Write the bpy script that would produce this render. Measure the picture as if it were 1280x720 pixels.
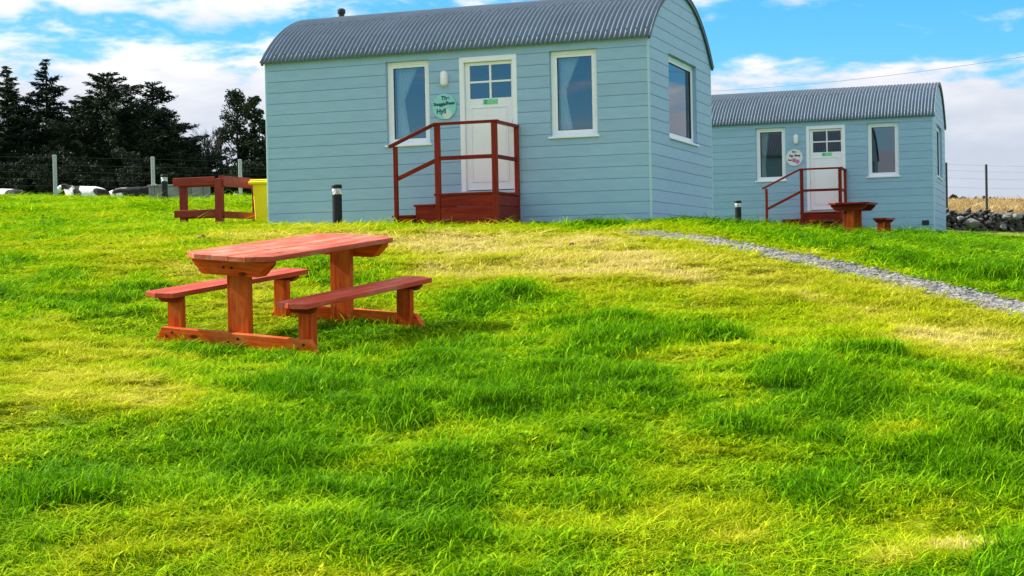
import bpy, bmesh, math, random
import numpy as np
from mathutils import Vector, Matrix

for o in list(bpy.data.objects):
    bpy.data.objects.remove(o)
SC = bpy.context.scene
COL = SC.collection
rng = np.random.default_rng(11)
random.seed(5)

# ------------------------------------------------------------------ camera
# camera at the world origin, looking along +Y; every other thing stands in metres round it
F_PX = 1937.3; PITCH = -0.0142874; ROLL = -0.02056193; S = .175
_F = np.array([0, math.cos(PITCH), math.sin(PITCH)]); _rt = np.array([1., 0, 0]); _up = np.cross(_rt, _F)
_R = math.cos(ROLL) * _rt + math.sin(ROLL) * _up
_U = -math.sin(ROLL) * _rt + math.cos(ROLL) * _up
def at(x, y, Y):
    """the point at depth Y that the photograph shows at pixel x, y"""
    d = _F + _R * (x - 640) / F_PX + _U * (360 - y) / F_PX
    return d / d[1] * Y
def pix(P):
    P = np.asarray(P, float); z = P @ _F
    return 640 + F_PX * (P @ _R) / z, 360 - F_PX * (P @ _U) / z
cam = bpy.data.cameras.new('camera')
cam.lens = F_PX / 1280 * 36; cam.sensor_width = 36; cam.clip_start = .1; cam.clip_end = 6000
co = bpy.data.objects.new('camera', cam); COL.objects.link(co)
m = Matrix.Identity(4)
for i in range(3):
    m[i][0] = _R[i]; m[i][1] = _U[i]; m[i][2] = -_F[i]
co.matrix_world = m
SC.camera = co

# ------------------------------------------------------------------ light and sky
SUN_EL = math.radians(35); SUN_H = np.array([-.938, .347])
SUN_S = 3.6; SKY_S = .15; EXPO = 1.42
sl = bpy.data.lights.new('sun', 'SUN'); sl.energy = SUN_S; sl.angle = math.radians(.6); sl.color = (1, .95, .86)
so = bpy.data.objects.new('sun', sl); COL.objects.link(so); so.location = (-30, 5, 30)
sd = Vector((SUN_H[0] * math.cos(SUN_EL), SUN_H[1] * math.cos(SUN_EL), math.sin(SUN_EL)))
so.rotation_euler = sd.to_track_quat('Z', 'Y').to_euler()
W = bpy.data.worlds.new('World'); SC.world = W; W.use_nodes = True
SC.view_settings.view_transform = 'Standard'; SC.view_settings.look = 'None'
SC.view_settings.exposure = EXPO; SC.view_settings.gamma = 1; SC.view_settings.use_curve_mapping = False

class NT:
    """short helper to wire node trees"""
    def __init__(s, nt): s.nt = nt
    def n(s, t, ins=None, **kw):
        x = s.nt.nodes.new(t)
        for k, v in kw.items(): setattr(x, k, v)
        for k, v in (ins or {}).items():
            sock = x.inputs[k]
            if isinstance(v, bpy.types.NodeSocket): s.nt.links.new(v, sock)
            else: sock.default_value = v
        return x
    def math(s, op, a, b=0., c=0.):
        return s.n('ShaderNodeMath', {0: a, 1: b, 2: c}, operation=op).outputs[0]
    def mix(s, f, a, b, blend='MIX'):
        x = s.n('ShaderNodeMix', data_type='RGBA', blend_type=blend)
        for k, v in ((0, f), (6, a), (7, b)):
            if isinstance(v, bpy.types.NodeSocket): s.nt.links.new(v, x.inputs[k])
            else: x.inputs[k].default_value = v if not isinstance(v, tuple) else (*v, 1)[:4]
        return x.outputs[2]
    def ramp(s, f, stops, interp='LINEAR'):
        x = s.n('ShaderNodeValToRGB', {0: f}); e = x.color_ramp; e.interpolation = interp
        while len(e.elements) < len(stops): e.elements.new(.5)
        for el, (p, c) in zip(e.elements, stops): el.position = p; el.color = (*c, 1)[:4] if isinstance(c, tuple) else (c, c, c, 1)
        return x.outputs[0]
    def maprange(s, v, a, b, c=0., d=1., smooth=True):
        x = s.n('ShaderNodeMapRange', {0: v, 1: a, 2: b, 3: c, 4: d}, interpolation_type='SMOOTHSTEP' if smooth else 'LINEAR')
        return x.outputs[0]
    def noise(s, vec, scale, detail=4, rough=.5, dist=0.):
        return s.n('ShaderNodeTexNoise', {'Vector': vec, 'Scale': scale, 'Detail': detail, 'Roughness': rough, 'Distortion': dist}).outputs[0]

def build_sky():
    nt = W.node_tree; nt.nodes.clear(); q = NT(nt)
    sky = q.n('ShaderNodeTexSky', sky_type='NISHITA', sun_disc=False)
    sky.sun_elevation = SUN_EL; sky.sun_rotation = math.atan2(SUN_H[0], SUN_H[1])
    sky.air_density = 1.0; sky.dust_density = .3; sky.ozone_density = 2.5; sky.altitude = 50
    hs = q.n('ShaderNodeHueSaturation', {'Hue': .5, 'Saturation': 1.5, 'Value': 1.0, 'Color': sky.outputs[0]}).outputs[0]
    tc = q.n('ShaderNodeTexCoord').outputs['Generated']
    xyz = q.n('ShaderNodeSeparateXYZ', {0: tc})
    x, y, z = xyz.outputs
    r = q.math('SQRT', q.math('ADD', q.math('MULTIPLY', x, x), q.math('MULTIPLY', y, y)))
    el = q.math('ARCTAN2', z, r)                        # elevation, radians
    # deepen the blue a little above the hazy horizon, the same all round
    blue = q.ramp(q.maprange(el, 0, .5, smooth=False), [(0, (1.1, 1.9, 2.5)), (.22, (.17, 1.12, 2.1)), (.45, (.08, .85, 1.9)), (1, (.1, .65, 1.6))])
    clear = q.mix(.8, hs, blue)
    nx = q.math('DIVIDE', x, r); ny = q.math('DIVIDE', y, r)
    v = q.n('ShaderNodeCombineXYZ', {0: q.math('MULTIPLY', nx, 5), 1: q.math('MULTIPLY', ny, 5), 2: q.math('MULTIPLY', el, 21)}).outputs[0]
    v2 = q.n('ShaderNodeCombineXYZ', {0: q.math('MULTIPLY', nx, 9), 1: q.math('MULTIPLY', ny, 9), 2: q.math('MULTIPLY', el, 30)}).outputs[0]
    big = q.noise(v, 1.0, 2, .5)
    fine = q.noise(v2, 1.6, 8, .56, .15)
    # low bank of cumulus: its top undulates round the horizon; a second broken layer above
    az = q.math('ADD', q.math('MULTIPLY', q.math('MINIMUM', q.math('MAXIMUM', nx, -.3), .3), -1), q.math('MULTIPLY', q.math('SUBTRACT', ny, 1), .72))                       # the bank stands a little higher on the left
    top = q.math('ADD', q.math('MULTIPLY', az, .055), .137)
    wob = q.math('ADD', q.math('MULTIPLY', q.math('SUBTRACT', fine, .5), .115), q.math('MULTIPLY', q.math('SUBTRACT', big, .5), .05))
    low = q.maprange(q.math('SUBTRACT', q.math('ADD', top, wob), el), -.004, .017)
    base2 = q.math('ADD', q.math('MULTIPLY', nx, .02), .160)
    hi = q.maprange(q.math('SUBTRACT', el, q.math('ADD', base2, q.math('MULTIPLY', wob, .9))), -.004, .02)
    brk = q.maprange(q.math('ADD', fine, q.math('MULTIPLY', big, .6)), .60, .82)  # cloud cover thickened overhead, out of view, to add fill on the cabin fronts
    hi = q.math('MULTIPLY', hi, q.math('MAXIMUM', brk, q.maprange(el, .24, .17)))
    wisp = q.math('MULTIPLY', q.maprange(fine, .55, .74), .8)
    cov = q.math('MAXIMUM', q.math('MAXIMUM', low, hi), wisp)
    # cloud body: white tops, grey-violet bases lower down
    body = q.math('ADD', q.math('MULTIPLY', q.math('SUBTRACT', fine, .5), 1.4), q.maprange(el, .055, .15))
    cc = q.ramp(body, [(0, (1.55, 1.70, 1.98)), (.45, (1.98, 2.06, 2.26)), (.8, (2.4, 2.4, 2.52)), (1, (2.9, 2.86, 2.9))])
    col = q.mix(q.math('MULTIPLY', cov, .97), clear, cc)
    bg = q.n('ShaderNodeBackground', {'Color': col, 'Strength': SKY_S})
    out = q.n('ShaderNodeOutputWorld', {'Surface': bg.outputs[0]})
build_sky()

# ------------------------------------------------------------------ helpers
def tag(o, label=None, cat=None, group=None, kind=None):
    for k, v in (('label', label), ('category', cat), ('group', group), ('kind', kind)):
        if v: o[k] = v
    return o
def empty(name, loc=(0, 0, 0), rz=0.):
    o = bpy.data.objects.new(name, None); COL.objects.link(o)
    o.location = loc; o.rotation_euler = (0, 0, rz); o.empty_display_size = .2
    return o
class MB:
    """collects verts and faces, builds ONE mesh object"""
    def __init__(s): s.v = []; s.f = []; s.mi = []; s.cur = 0
    def add(s, vs, fs):
        b = len(s.v); s.v += [tuple(map(float, p)) for p in vs]; s.f += [tuple(b + i for i in f) for f in fs]; s.mi += [s.cur] * len(fs); return s
    def box(s, x0, x1, y0, y1, z0, z1):
        return s.add([(x0,y0,z0),(x1,y0,z0),(x1,y1,z0),(x0,y1,z0),(x0,y0,z1),(x1,y0,z1),(x1,y1,z1),(x0,y1,z1)],
                     [(0,3,2,1),(4,5,6,7),(0,1,5,4),(1,2,6,5),(2,3,7,6),(3,0,4,7)])
    def prism(s, poly, axis, a, b):
        """poly: list of 2d points; axis: 0/1/2 the extrusion axis"""
        n = len(poly)
        def P(p, t):
            if axis == 0: return (t, p[0], p[1])
            if axis == 1: return (p[0], t, p[1])
            return (p[0], p[1], t)
        vs = [P(p, a) for p in poly] + [P(p, b) for p in poly]
        fs = [tuple(range(n))[::-1], tuple(range(n, 2 * n))] + [(i, (i + 1) % n, n + (i + 1) % n, n + i) for i in range(n)]
        return s.add(vs, fs)
    def bar(s, p, q, w, h, up=(0, 0, 1)):
        """square-section bar from p to q"""
        p = Vector(p); q = Vector(q); d = (q - p).normalized(); a = d.cross(Vector(up)).normalized(); b = a.cross(d)
        vs = []
        for c in (p, q):
            for i, j in ((-1, -1), (1, -1), (1, 1), (-1, 1)): vs.append(c + a * (i * w / 2) + b * (j * h / 2))
        return s.add(vs, [(3,2,1,0),(4,5,6,7),(0,1,5,4),(1,2,6,5),(2,3,7,6),(3,0,4,7)])
    def tube(s, pts, rad, n=8, cap=True):
        pts = [Vector(p) for p in pts]; rr = rad if isinstance(rad, (list, tuple)) else [rad] * len(pts)
        vs = []; fs = []; up = Vector((0, 0, 1))
        for i, c in enumerate(pts):
            d = (pts[min(i + 1, len(pts) - 1)] - pts[max(i - 1, 0)]).normalized()
            a = d.cross(up if abs(d.z) < .95 else Vector((1, 0, 0))).normalized(); b = a.cross(d)
            for k in range(n):
                t = 2 * math.pi * k / n; vs.append(c + (a * math.cos(t) + b * math.sin(t)) * rr[i])
        for i in range(len(pts) - 1):
            for k in range(n):
                fs.append((i*n+k, i*n+(k+1)%n, (i+1)*n+(k+1)%n, (i+1)*n+k))
        if cap: fs += [tuple(range(n))[::-1], tuple(range((len(pts)-1)*n, len(pts)*n))]
        return s.add(vs, fs)
    def lathe(s, prof, n=20):
        """prof: (radius, z) from bottom to top about z"""
        vs = []; fs = []
        for r, z in prof:
            for k in range(n):
                t = 2 * math.pi * k / n; vs.append((r * math.cos(t), r * math.sin(t), z))
        for i in range(len(prof) - 1):
            for k in range(n): fs.append((i*n+k, i*n+(k+1)%n, (i+1)*n+(k+1)%n, (i+1)*n+k))
        fs += [tuple(range(n))[::-1], tuple(range((len(prof)-1)*n, len(prof)*n))]
        return s.add(vs, fs)
    def build(s, name, mat, parent=None, smooth=False, bevel=0., fix=True):
        me = bpy.data.meshes.new(name); me.from_pydata(s.v, [], s.f)
        mats = mat if isinstance(mat, (list, tuple)) else [mat]
        for x in mats: me.materials.append(x)
        if len(mats) > 1: me.polygons.foreach_set('material_index', s.mi)
        if fix or bevel:
            bm = bmesh.new(); bm.from_mesh(me)
            if fix: bmesh.ops.recalc_face_normals(bm, faces=bm.faces)
            if bevel: bmesh.ops.bevel(bm, geom=list(bm.edges), offset=bevel, segments=1, affect='EDGES', clamp_overlap=True)
            bm.to_mesh(me); bm.free()
        if smooth: me.polygons.foreach_set('use_smooth', [True] * len(me.polygons))
        me.update()
        o = bpy.data.objects.new(name, me); COL.objects.link(o)
        if parent: o.parent = parent
        return o
def kids(o): return [c for c in bpy.data.objects if c.parent == o]
def copy_tree(o, parent=None):
    c = o.copy(); COL.objects.link(c); c.parent = parent
    for ch in kids(o): copy_tree(ch, c)
    return c

# ------------------------------------------------------------------ materials
def mat(name, base, rough=.6, var=0., scale=8., bump=0., bscale=40., stretch=(1, 1, 1), spec=.4, metal=0., second=None, obj=True, dirt=None):
    M = bpy.data.materials.new(name); M.use_nodes = True; nt = M.node_tree; nt.nodes.clear(); q = NT(nt)
    c = q.n('ShaderNodeTexCoord').outputs['Object']
    inf = q.n('ShaderNodeObjectInfo')
    off = q.n('ShaderNodeVectorMath', {0: c, 1: inf.outputs['Random']}, operation='ADD').outputs[0]
    mp = q.n('ShaderNodeMapping', {'Vector': off, 'Scale': stretch}).outputs[0]
    col = (*base, 1)
    nz = q.noise(mp, scale, 5, .55)
    if var:
        sec = second or tuple(b * (1 - var) for b in base)
        col = q.mix(q.maprange(nz, .3, .7), base, sec)
    if dirt:
        col = q.mix(q.math('MULTIPLY', q.maprange(q.noise(mp, dirt[1], 6, .65), .5, .75), dirt[2]), col, dirt[0])
    if obj and var:   # slight piece-to-piece difference
        hv = q.n('ShaderNodeHueSaturation', {'Value': q.maprange(inf.outputs['Random'], 0, 1, 1 - var * .35, 1 + var * .35, smooth=False), 'Color': col})
        col = hv.outputs[0]
    p = q.n('ShaderNodeBsdfPrincipled', {'Base Color': col, 'Roughness': rough, 'Metallic': metal, 'Specular IOR Level': spec})
    if bump:
        b = q.n('ShaderNodeBump', {'Height': q.noise(mp, bscale, 6, .6), 'Strength': bump, 'Distance': .01})
        nt.links.new(b.outputs[0], p.inputs['Normal'])
    q.n('ShaderNodeOutputMaterial', {'Surface': p.outputs[0]})
    return M
def wood(name, a, b, knot, rough=.5, axis=0, spec=.08, fade=None):
    M = bpy.data.materials.new(name); M.use_nodes = True; nt = M.node_tree; nt.nodes.clear(); q = NT(nt)
    c = q.n('ShaderNodeTexCoord').outputs['Object']; inf = q.n('ShaderNodeObjectInfo')
    off = q.n('ShaderNodeVectorMath', {0: c, 1: q.n('ShaderNodeVectorMath', {0: (7., 13., 5.), 'Scale': inf.outputs['Random']}, operation='SCALE').outputs[0]}, operation='ADD').outputs[0]
    sc = [26, 26, 26]; sc[axis] = 1.6
    g = q.noise(q.n('ShaderNodeMapping', {'Vector': off, 'Scale': tuple(sc)}).outputs[0], 1.0, 6, .6, .8)
    blot = q.noise(off, 3.2, 3, .5)
    col = q.mix(q.maprange(g, .33, .68), a, b)
    col = q.mix(q.math('MULTIPLY', q.maprange(blot, .48, .7), .45), col, b)
    if fade: col = q.mix(q.math('MULTIPLY', q.maprange(q.noise(q.n('ShaderNodeMapping', {'Vector': off, 'Scale': tuple(3. if i != axis else 1.1 for i in range(3))}).outputs[0], 2.0, 6, .65), .45, .68), .75), col, fade)
    sk = [5., 5., 5.]; sk[axis] = 2.2
    vor = q.n('ShaderNodeTexVoronoi', {'Vector': q.n('ShaderNodeMapping', {'Vector': off, 'Scale': tuple(sk)}).outputs[0], 'Scale': 1.0}).outputs[0]
    col = q.mix(q.math('MULTIPLY', q.maprange(vor, .13, .07), .85), col, knot)
    hv = q.n('ShaderNodeHueSaturation', {'Value': q.maprange(inf.outputs['Random'], 0, 1, .8, 1.18, smooth=False), 'Color': col}).outputs[0]
    p = q.n('ShaderNodeBsdfPrincipled', {'Base Color': hv, 'Roughness': rough, 'Specular IOR Level': spec})
    bmp = q.n('ShaderNodeBump', {'Height': g, 'Strength': .35, 'Distance': .004})
    nt.links.new(bmp.outputs[0], p.inputs['Normal'])
    q.n('ShaderNodeOutputMaterial', {'Surface': p.outputs[0]})
    return M
M = {}
M['clad'] = mat('blue_cladding', (.30, .48, .655), .5, .10, 3.5, .12, 60, (1, 1, 4), second=(.27, .445, .62), dirt=((.30, .44, .54), 2.0, .22))
M['clad_trim'] = mat('blue_trim', (.42, .62, .70), .5, .06, 5)
M['white'] = mat('white_upvc', (.83, .87, .93), .32, .03, 4, spec=.5, dirt=((.66, .66, .63), 3., .25))
M['white_door'] = mat('white_door', (.83, .87, .93), .38, .03, 4, dirt=((.72, .74, .77), 2.5, .2))
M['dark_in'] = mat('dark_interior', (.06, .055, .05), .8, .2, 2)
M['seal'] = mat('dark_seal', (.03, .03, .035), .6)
M['roof'] = mat('galvanised_roof', (.11, .165, .215), .48, .16, 2.2, .05, 30, spec=.35, metal=.0, dirt=((.07, .11, .14), 1.7, .5))
M['screw'] = mat('grey_screw', (.10, .12, .14), .5, metal=.5)
M['flue'] = mat('black_flue', (.02, .022, .028), .45, .2, 8)
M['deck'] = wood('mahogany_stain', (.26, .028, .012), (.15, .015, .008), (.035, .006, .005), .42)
M['deck_up'] = wood('mahogany_stain_upright', (.27, .030, .013), (.16, .017, .009), (.035, .006, .005), .42, axis=2)
M['rail_red'] = wood('red_brown_rail', (.27, .048, .030), (.17, .026, .018), (.08, .012, .01), .5)
M['rail_red_up'] = wood('red_brown_rail_upright', (.25, .043, .028), (.16, .024, .017), (.08, .012, .01), .5, axis=2)
M['pine'] = wood('orange_stain_beam', (.72, .115, .010), (.44, .045, .006), (.05, .008, .005), .5, axis=0, fade=(.62, .20, .05))
M['pine_up'] = wood('orange_stain_post', (.70, .115, .014), (.40, .042, .008), (.05, .008, .005), .5, axis=2, fade=(.66, .19, .04))
M['pine_top'] = wood('weathered_sheen_plank', (.58, .140, .080), (.42, .070, .036), (.16, .028, .02), .6, axis=1, fade=(.60, .26, .19))  # pink base has the sky sheen painted in; the paler fade is weathering
M['pine_seat'] = wood('red_seat_plank', (.56, .095, .050), (.42, .050, .026), (.14, .022, .015), .6, axis=1, fade=(.55, .17, .12))
M['black'] = mat('black_bollard', (.010, .012, .018), .5, .2, 6, spec=.25)
M['yellow'] = mat('yellow_plastic', (.92, .70, .004), .45, .05, 5, .05, 20)
M['brown'] = mat('brown_lump', (.16, .09, .03), .8, .4, 20)
M['post_grey'] = mat('grey_post', (.42, .46, .48), .7, .2, 6)
M['post_dark'] = mat('dark_post', (.05, .055, .06), .6, .3, 6)
M['wire'] = mat('dull_wire', (.07, .08, .08), .6, metal=.2)
M['cable'] = mat('cable', (.05, .07, .09), .6)
M['grey_wall'] = mat('grey_block_wall', (.25, .25, .24), .85, .35, 3, .3, 20)
M['curtain'] = mat('white_curtain', (.75, .75, .74), .9, .05, 4)
M['mint'] = mat('mint_sign', (.16, .60, .54), .4, .1, 2, second=(.32, .66, .68))
M['sign_white'] = mat('white_sign', (.72, .74, .76), .4, .03, 3)
M['ink_teal'] = mat('dark_teal_ink', (.004, .075, .085), .5)
M['ink'] = mat('black_ink', (.02, .025, .03), .5)
M['pink'] = mat('pink_print', (.62, .20, .42), .5, .4, 30)
M['green_st'] = mat('green_sticker', (.16, .62, .30), .4)
M['green_dk'] = mat('dark_green_print', (.01, .22, .12), .4)
M['steel'] = mat('brushed_steel', (.5, .5, .5), .35, metal=.9)
M['lampglass'] = mat('lamp_lens', (.70, .74, .76), .2, spec=.6)
M['wall_lamp'] = mat('white_wall_lamp', (.80, .81, .82), .25, spec=.5)
M['needle'] = mat('dark_needles', (.022, .040, .016), .75, .5, .6, spec=.15)
M['needle2'] = mat('blue_dark_needles', (.018, .036, .021), .75, .5, .6, spec=.15)
M['leaf_pine'] = mat('open_crown_needles', (.028, .052, .020), .75, .5, .7, spec=.15)
M['scrub'] = mat('grey_green_scrub', (.026, .036, .024), .85, .4, 1.5, spec=.1)
M['bark'] = mat('dark_bark', (.035, .028, .022), .9, .4, 3)
M['twig'] = mat('bare_twigs', (.12, .10, .085), .9, .3, 3)
M['stone'] = mat('field_stone', (.13, .122, .115), .9, .6, 4, .6, 14, second=(.06, .057, .057), dirt=((.24, .24, .22), 5., .6))
M['stone_pale'] = mat('pale_boulder', (.22, .22, .215), .9, .3, 3, .5, 10, dirt=((.12, .12, .11), 4., .5))
M['earth'] = mat('dark_earth', (.045, .038, .028), .95, .4, 4)
def glass_mat(name, tint, refl):
    g = bpy.data.materials.new(name); g.use_nodes = True; nt = g.node_tree; nt.nodes.clear(); q = NT(nt)
    tr = q.n('ShaderNodeBsdfTransparent', {'Color': (*tint, 1)})
    gl = q.n('ShaderNodeBsdfGlossy', {'Color': (.92, .96, 1, 1), 'Roughness': .015})
    lw = q.n('ShaderNodeLayerWeight', {'Blend': .35})
    f = q.math('ADD', refl, q.math('MULTIPLY', lw.outputs['Fresnel'], .5))
    q.n('ShaderNodeOutputMaterial', {'Surface': q.n('ShaderNodeMixShader', {0: f, 1: tr.outputs[0], 2: gl.outputs[0]}).outputs[0]})
    return g
M['glass'] = glass_mat('window_glass', (.62, .76, .82), .16)

# ------------------------------------------------------------------ where things stand
A1 = .3465
C1 = np.array([11.8208656 * S, 129.776 * S, 4.1579 * S]); L1 = 6.333; W1 = 4.151; RISE = .90; EAVE = 15 * S
C2 = np.array([10.0275, 36.6625, .76755]); A2 = .335
TBL = np.array([-3.0, 13.1, -.568]); TE1 = np.array([1.45, -.75, -.120]); TE2 = np.array([.80, 1.485, .152])
TE1 /= np.linalg.norm(TE1); TE2 -= TE1 * (TE1 @ TE2); TE2 /= np.linalg.norm(TE2); TE3 = np.cross(TE1, TE2)

# ------------------------------------------------------------------ terrain
def P(x, y, Y): return tuple(at(x, y, Y))
PATH_PX = [(1420, 424, 12.9), (1280, 389, 14.2), (1140, 356, 15.6), (1000, 325, 17.3), (880, 302, 19.2), (775, 291, 20.9)]
CTRL = [P(0,720,6.2), P(640,720,6.2), P(1280,720,6.2), (0,0,-1.6), (-6,0,-1.55), (6,0,-1.65), (0,-20,-2.6), (-30,-20,-2), (30,-20,-3),
    tuple(TBL), tuple(TBL+TE1*1.63), tuple(TBL+TE2*1.65), tuple(TBL+TE1*1.63+TE2*1.65), tuple(TBL+TE1*.8+TE2*.8),
    P(640,500,9.6), P(100,500,9.6), P(1200,500,9.6), P(640,420,13), P(0,430,12.3), P(100,350,17), P(300,310,19.5), P(100,300,22),
    P(640,340,17), P(600,300,20), P(570,284,21.9), P(335,284,25.2), P(700,284,23.0), P(815,275,22.5), P(430,284,24.0),
    P(1280,355,16.3), P(1000,310,18.8), P(880,289,20.6), P(1280,325,24), P(1280,304,36), P(1050,295,32), P(1000,291,33), P(1100,297,29), P(960,291,31), P(1280,292,42), P(1100,296,33.5), P(1168,292,36.4),
    P(930,287,35), P(950,292,28), P(0,245.5,56), P(200,250,56), P(100,262,38), P(206,253,35), P(300,247,56), P(250,281,25.2),
    P(100,252,63), P(300,250,63), P(1230,274,44.6), P(1280,253,90), P(1190,254,90), P(1230,262,62), P(1290,263,62), P(1210,291,42), P(1215,274.5,44.6), P(1190,273.5,44.6), P(1340,276,44.6), P(1340,294,42), P(1160,273,44.6), P(1160,289,42),
    (0,60,2.0), (10,60,1.7), (0,100,3.4), (-60,60,3), (60,60,1.5), (60,100,3), (-60,120,4), (0,160,3), (100,220,1.5), (-100,220,2), (0,250,1.5),
    (-60,20,.5), (60,20,-.9), (-20,20,.35), (22,20,-.5), (-6,27,.85), (0,27,.78), (-25,40,1.6), (-20,80,3.4), (-10,80,3.3)]
for a_ in PATH_PX: CTRL.append(P(*a_))
CT = np.array(CTRL, float)
def _k(r2): return .5 * r2 * np.log(r2 + 1e-9)
def _fit():
    n = len(CT); d2 = ((CT[:, None, :2] - CT[None, :, :2]) ** 2).sum(-1)
    A = np.zeros((n + 3, n + 3)); A[:n, :n] = _k(d2) + np.eye(n) * .35
    Pm = np.c_[np.ones(n), CT[:, :2]]; A[:n, n:] = Pm; A[n:, :n] = Pm.T
    return np.linalg.solve(A, np.r_[CT[:, 2], 0, 0, 0])
TPS = _fit()
def vnoise(x, y, seed=0):
    """smooth value noise in 0..1"""
    x = np.asarray(x, float); y = np.asarray(y, float)
    xi = np.floor(x).astype(np.int64); yi = np.floor(y).astype(np.int64); xf = x - xi; yf = y - yi
    def h(a, b):
        n = (a * 374761393 + b * 668265263 + seed * 982451653) & 0x7fffffff
        n = ((n ^ (n >> 13)) * 1274126177) & 0x7fffffff
        return ((n ^ (n >> 16)) & 0xffff) / 65535.
    u = xf * xf * (3 - 2 * xf); v = yf * yf * (3 - 2 * yf)
    return (h(xi, yi) * (1-u) + h(xi+1, yi) * u) * (1-v) + (h(xi, yi+1) * (1-u) + h(xi+1, yi+1) * u) * v
def fbm(x, y, seed=0, o=3):
    t = 0; a = .5; s_ = 0
    for i in range(o): t = t + a * vnoise(x * 2**i, y * 2**i, seed + i * 7); s_ += a; a *= .5
    return t / s_
def base_h(x, y):
    x = np.atleast_1d(np.asarray(x, float)); y = np.atleast_1d(np.asarray(y, float)); out = np.zeros(len(x))
    for i in range(0, len(x), 20000):
        xx = x[i:i+20000]; yy = y[i:i+20000]
        d2 = (xx[:, None] - CT[None, :, 0]) ** 2 + (yy[:, None] - CT[None, :, 1]) ** 2
        z = _k(d2) @ TPS[:len(CT)] + TPS[-3] + TPS[-2] * xx + TPS[-1] * yy
        r = np.hypot(xx, yy - 40); t = np.clip((r - 110) / 140, 0, 1); t = t * t * (3 - 2 * t)
        out[i:i+20000] = z * (1 - t) + (-6 * np.clip((r - 110) / 1500, 0, 1) + 1.0) * t
    return out
# where the grass is lush or yellowed, how high it stands: patches seen on the slope
#            px    py   rx   ry  dry   height
PATCH = [(760, 330, 190, 45, .62, -.5), (1080, 410, 240, 34, .50, -.4), (1190, 425, 110, 26, .70, -.5), (900, 340, 170, 28, .55, -.4), (600, 318, 130, 26, .50, -.4), (1000, 366, 150, 20, .40, -.3),
         (110, 445, 170, 42, .55, -.4), (60, 500, 120, 34, .35, -.2), (330, 370, 110, 40, .55, -.6), (180, 330, 180, 24, .38, -.3), (420, 300, 260, 14, .40, -.4), (200, 500, 110, 30, .35, -.3),
         (1200, 692, 42, 14, 1.0, -.4), (1120, 704, 40, 12, .8, -.4), (910, 668, 40, 14, .5, -.3), (560, 345, 60, 12, .5, -.4), (40, 630, 60, 25, .2, -.1), (200, 690, 140, 25, .25, -.2), (850, 640, 160, 26, .25, 0), (480, 300, 180, 12, .4, -.4),
         (590, 385, 60, 18, -.35, .9), (430, 412, 90, 26, -.30, .7), (800, 425, 150, 30, -.35, .8), (900, 425, 60, 12, -.30, .7), (610, 508, 60, 20, -.30, .7), (1040, 604, 80, 34, -.35, 1.0),
         (330, 580, 150, 50, -.25, .6), (1010, 520, 60, 14, -.3, .6), (870, 540, 70, 14, -.25, .5), (400, 612, 60, 22, -.3, .6), (620, 590, 160, 60, -.2, .4), (760, 500, 200, 40, -.2, .4),
         (60, 600, 100, 30, -.2, .4), (240, 430, 40, 16, -.15, .4), (1000, 470, 120, 20, -.15, .3), (560, 470, 120, 30, -.25, .5), (1180, 560, 80, 40, -.15, .3), (740, 280, 60, 8, -.4, .5)]
_pc = np.array(PATH_PX)
def patches(x, y, z):
    """dryness 0..1 and relative height for points on the ground"""
    px, py = pix(np.c_[x, y, z]); ok = y > 3.5
    fn = fbm(x * 2.2, y * 1.5, 9, 3) - .5; md = fbm(x * .8 + 3, y * .7, 3, 3) - .5
    dry = .205 + .40 * md + .70 * fn
    hh = .86 + 1.2 * (fbm(x * .9, y * .9, 21, 3) - .5) - 1.1 * fn - .5 * md
    for cx, cy, rx, ry, d, h in PATCH:
        k_ = .62 if d < 0 else 1.
        g = np.where(ok, np.exp(-np.clip(((px - cx) / rx / k_) ** 2 + ((py - cy) / ry / k_) ** 2, 0, 40)), 0)
        dry = dry + d * g * (.74 if d > 0 else 1.1); hh = hh + h * g * (.7 if h < 0 else 1.25)
    ts = np.clip((fbm(x * 1.5 + 7, y * 1.35, 57, 2) - .60) / .12, 0, 1) * np.clip((21 - y) / 6, 0, 1) * np.clip((.55 - dry) / .2, 0, 1)     # scattered rank tussocks
    dry = dry - .22 * ts; hh = hh + .9 * ts
    yp = np.interp(px, _pc[::-1, 0], _pc[::-1, 1])          # the bank beyond the path is lush, the hill on the left too
    bank = np.where(ok & (px > 660) & (y < 41), np.clip((yp - 7 - py) / 10, 0, 1), 0) * np.clip((px - 680) / 60, 0, 1)
    dry = dry - bank * .22; hh = hh + bank * .25
    hill = np.where(ok & (y > 26) & (px < 500), 1., 0); dry = dry + hill * .02
    hh = hh * np.interp(y, [0, 14, 22, 30, 60], [1, 1, .75, .5, .45]) * np.where(ok & (px > 1100) & (y > 34), .7, 1)
    tx = (x - TBL[0]) * TE1[0] + (y - TBL[1]) * TE1[1]; ty = (x - TBL[0]) * TE2[0] + (y - TBL[1]) * TE2[1]
    ft = np.clip(1.5 - np.maximum(np.abs(tx - .8) / 1.0, np.abs(ty - .7) / 1.1), 0, 1); hh = hh * (1 - .55 * ft)
    return np.clip(dry, 0, 1), np.clip(hh, .18, 2.6)
def relief(x, y, hh):
    near = np.clip((24 - y) / 6, 0, 1) * (y > 2)
    far = 1 - near
    b = .17 * (fbm(x * 1.0, y * 1.3, 33, 3) - .5) + .08 * (fbm(x * 3.1, y * 3.1, 41, 2) - .5)
    return (b * (.55 + .45 * np.clip(hh, .3, 1.6))) * (near + .4 * far) + .045 * np.clip(hh - 1.1, 0, 1.2) * near
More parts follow.
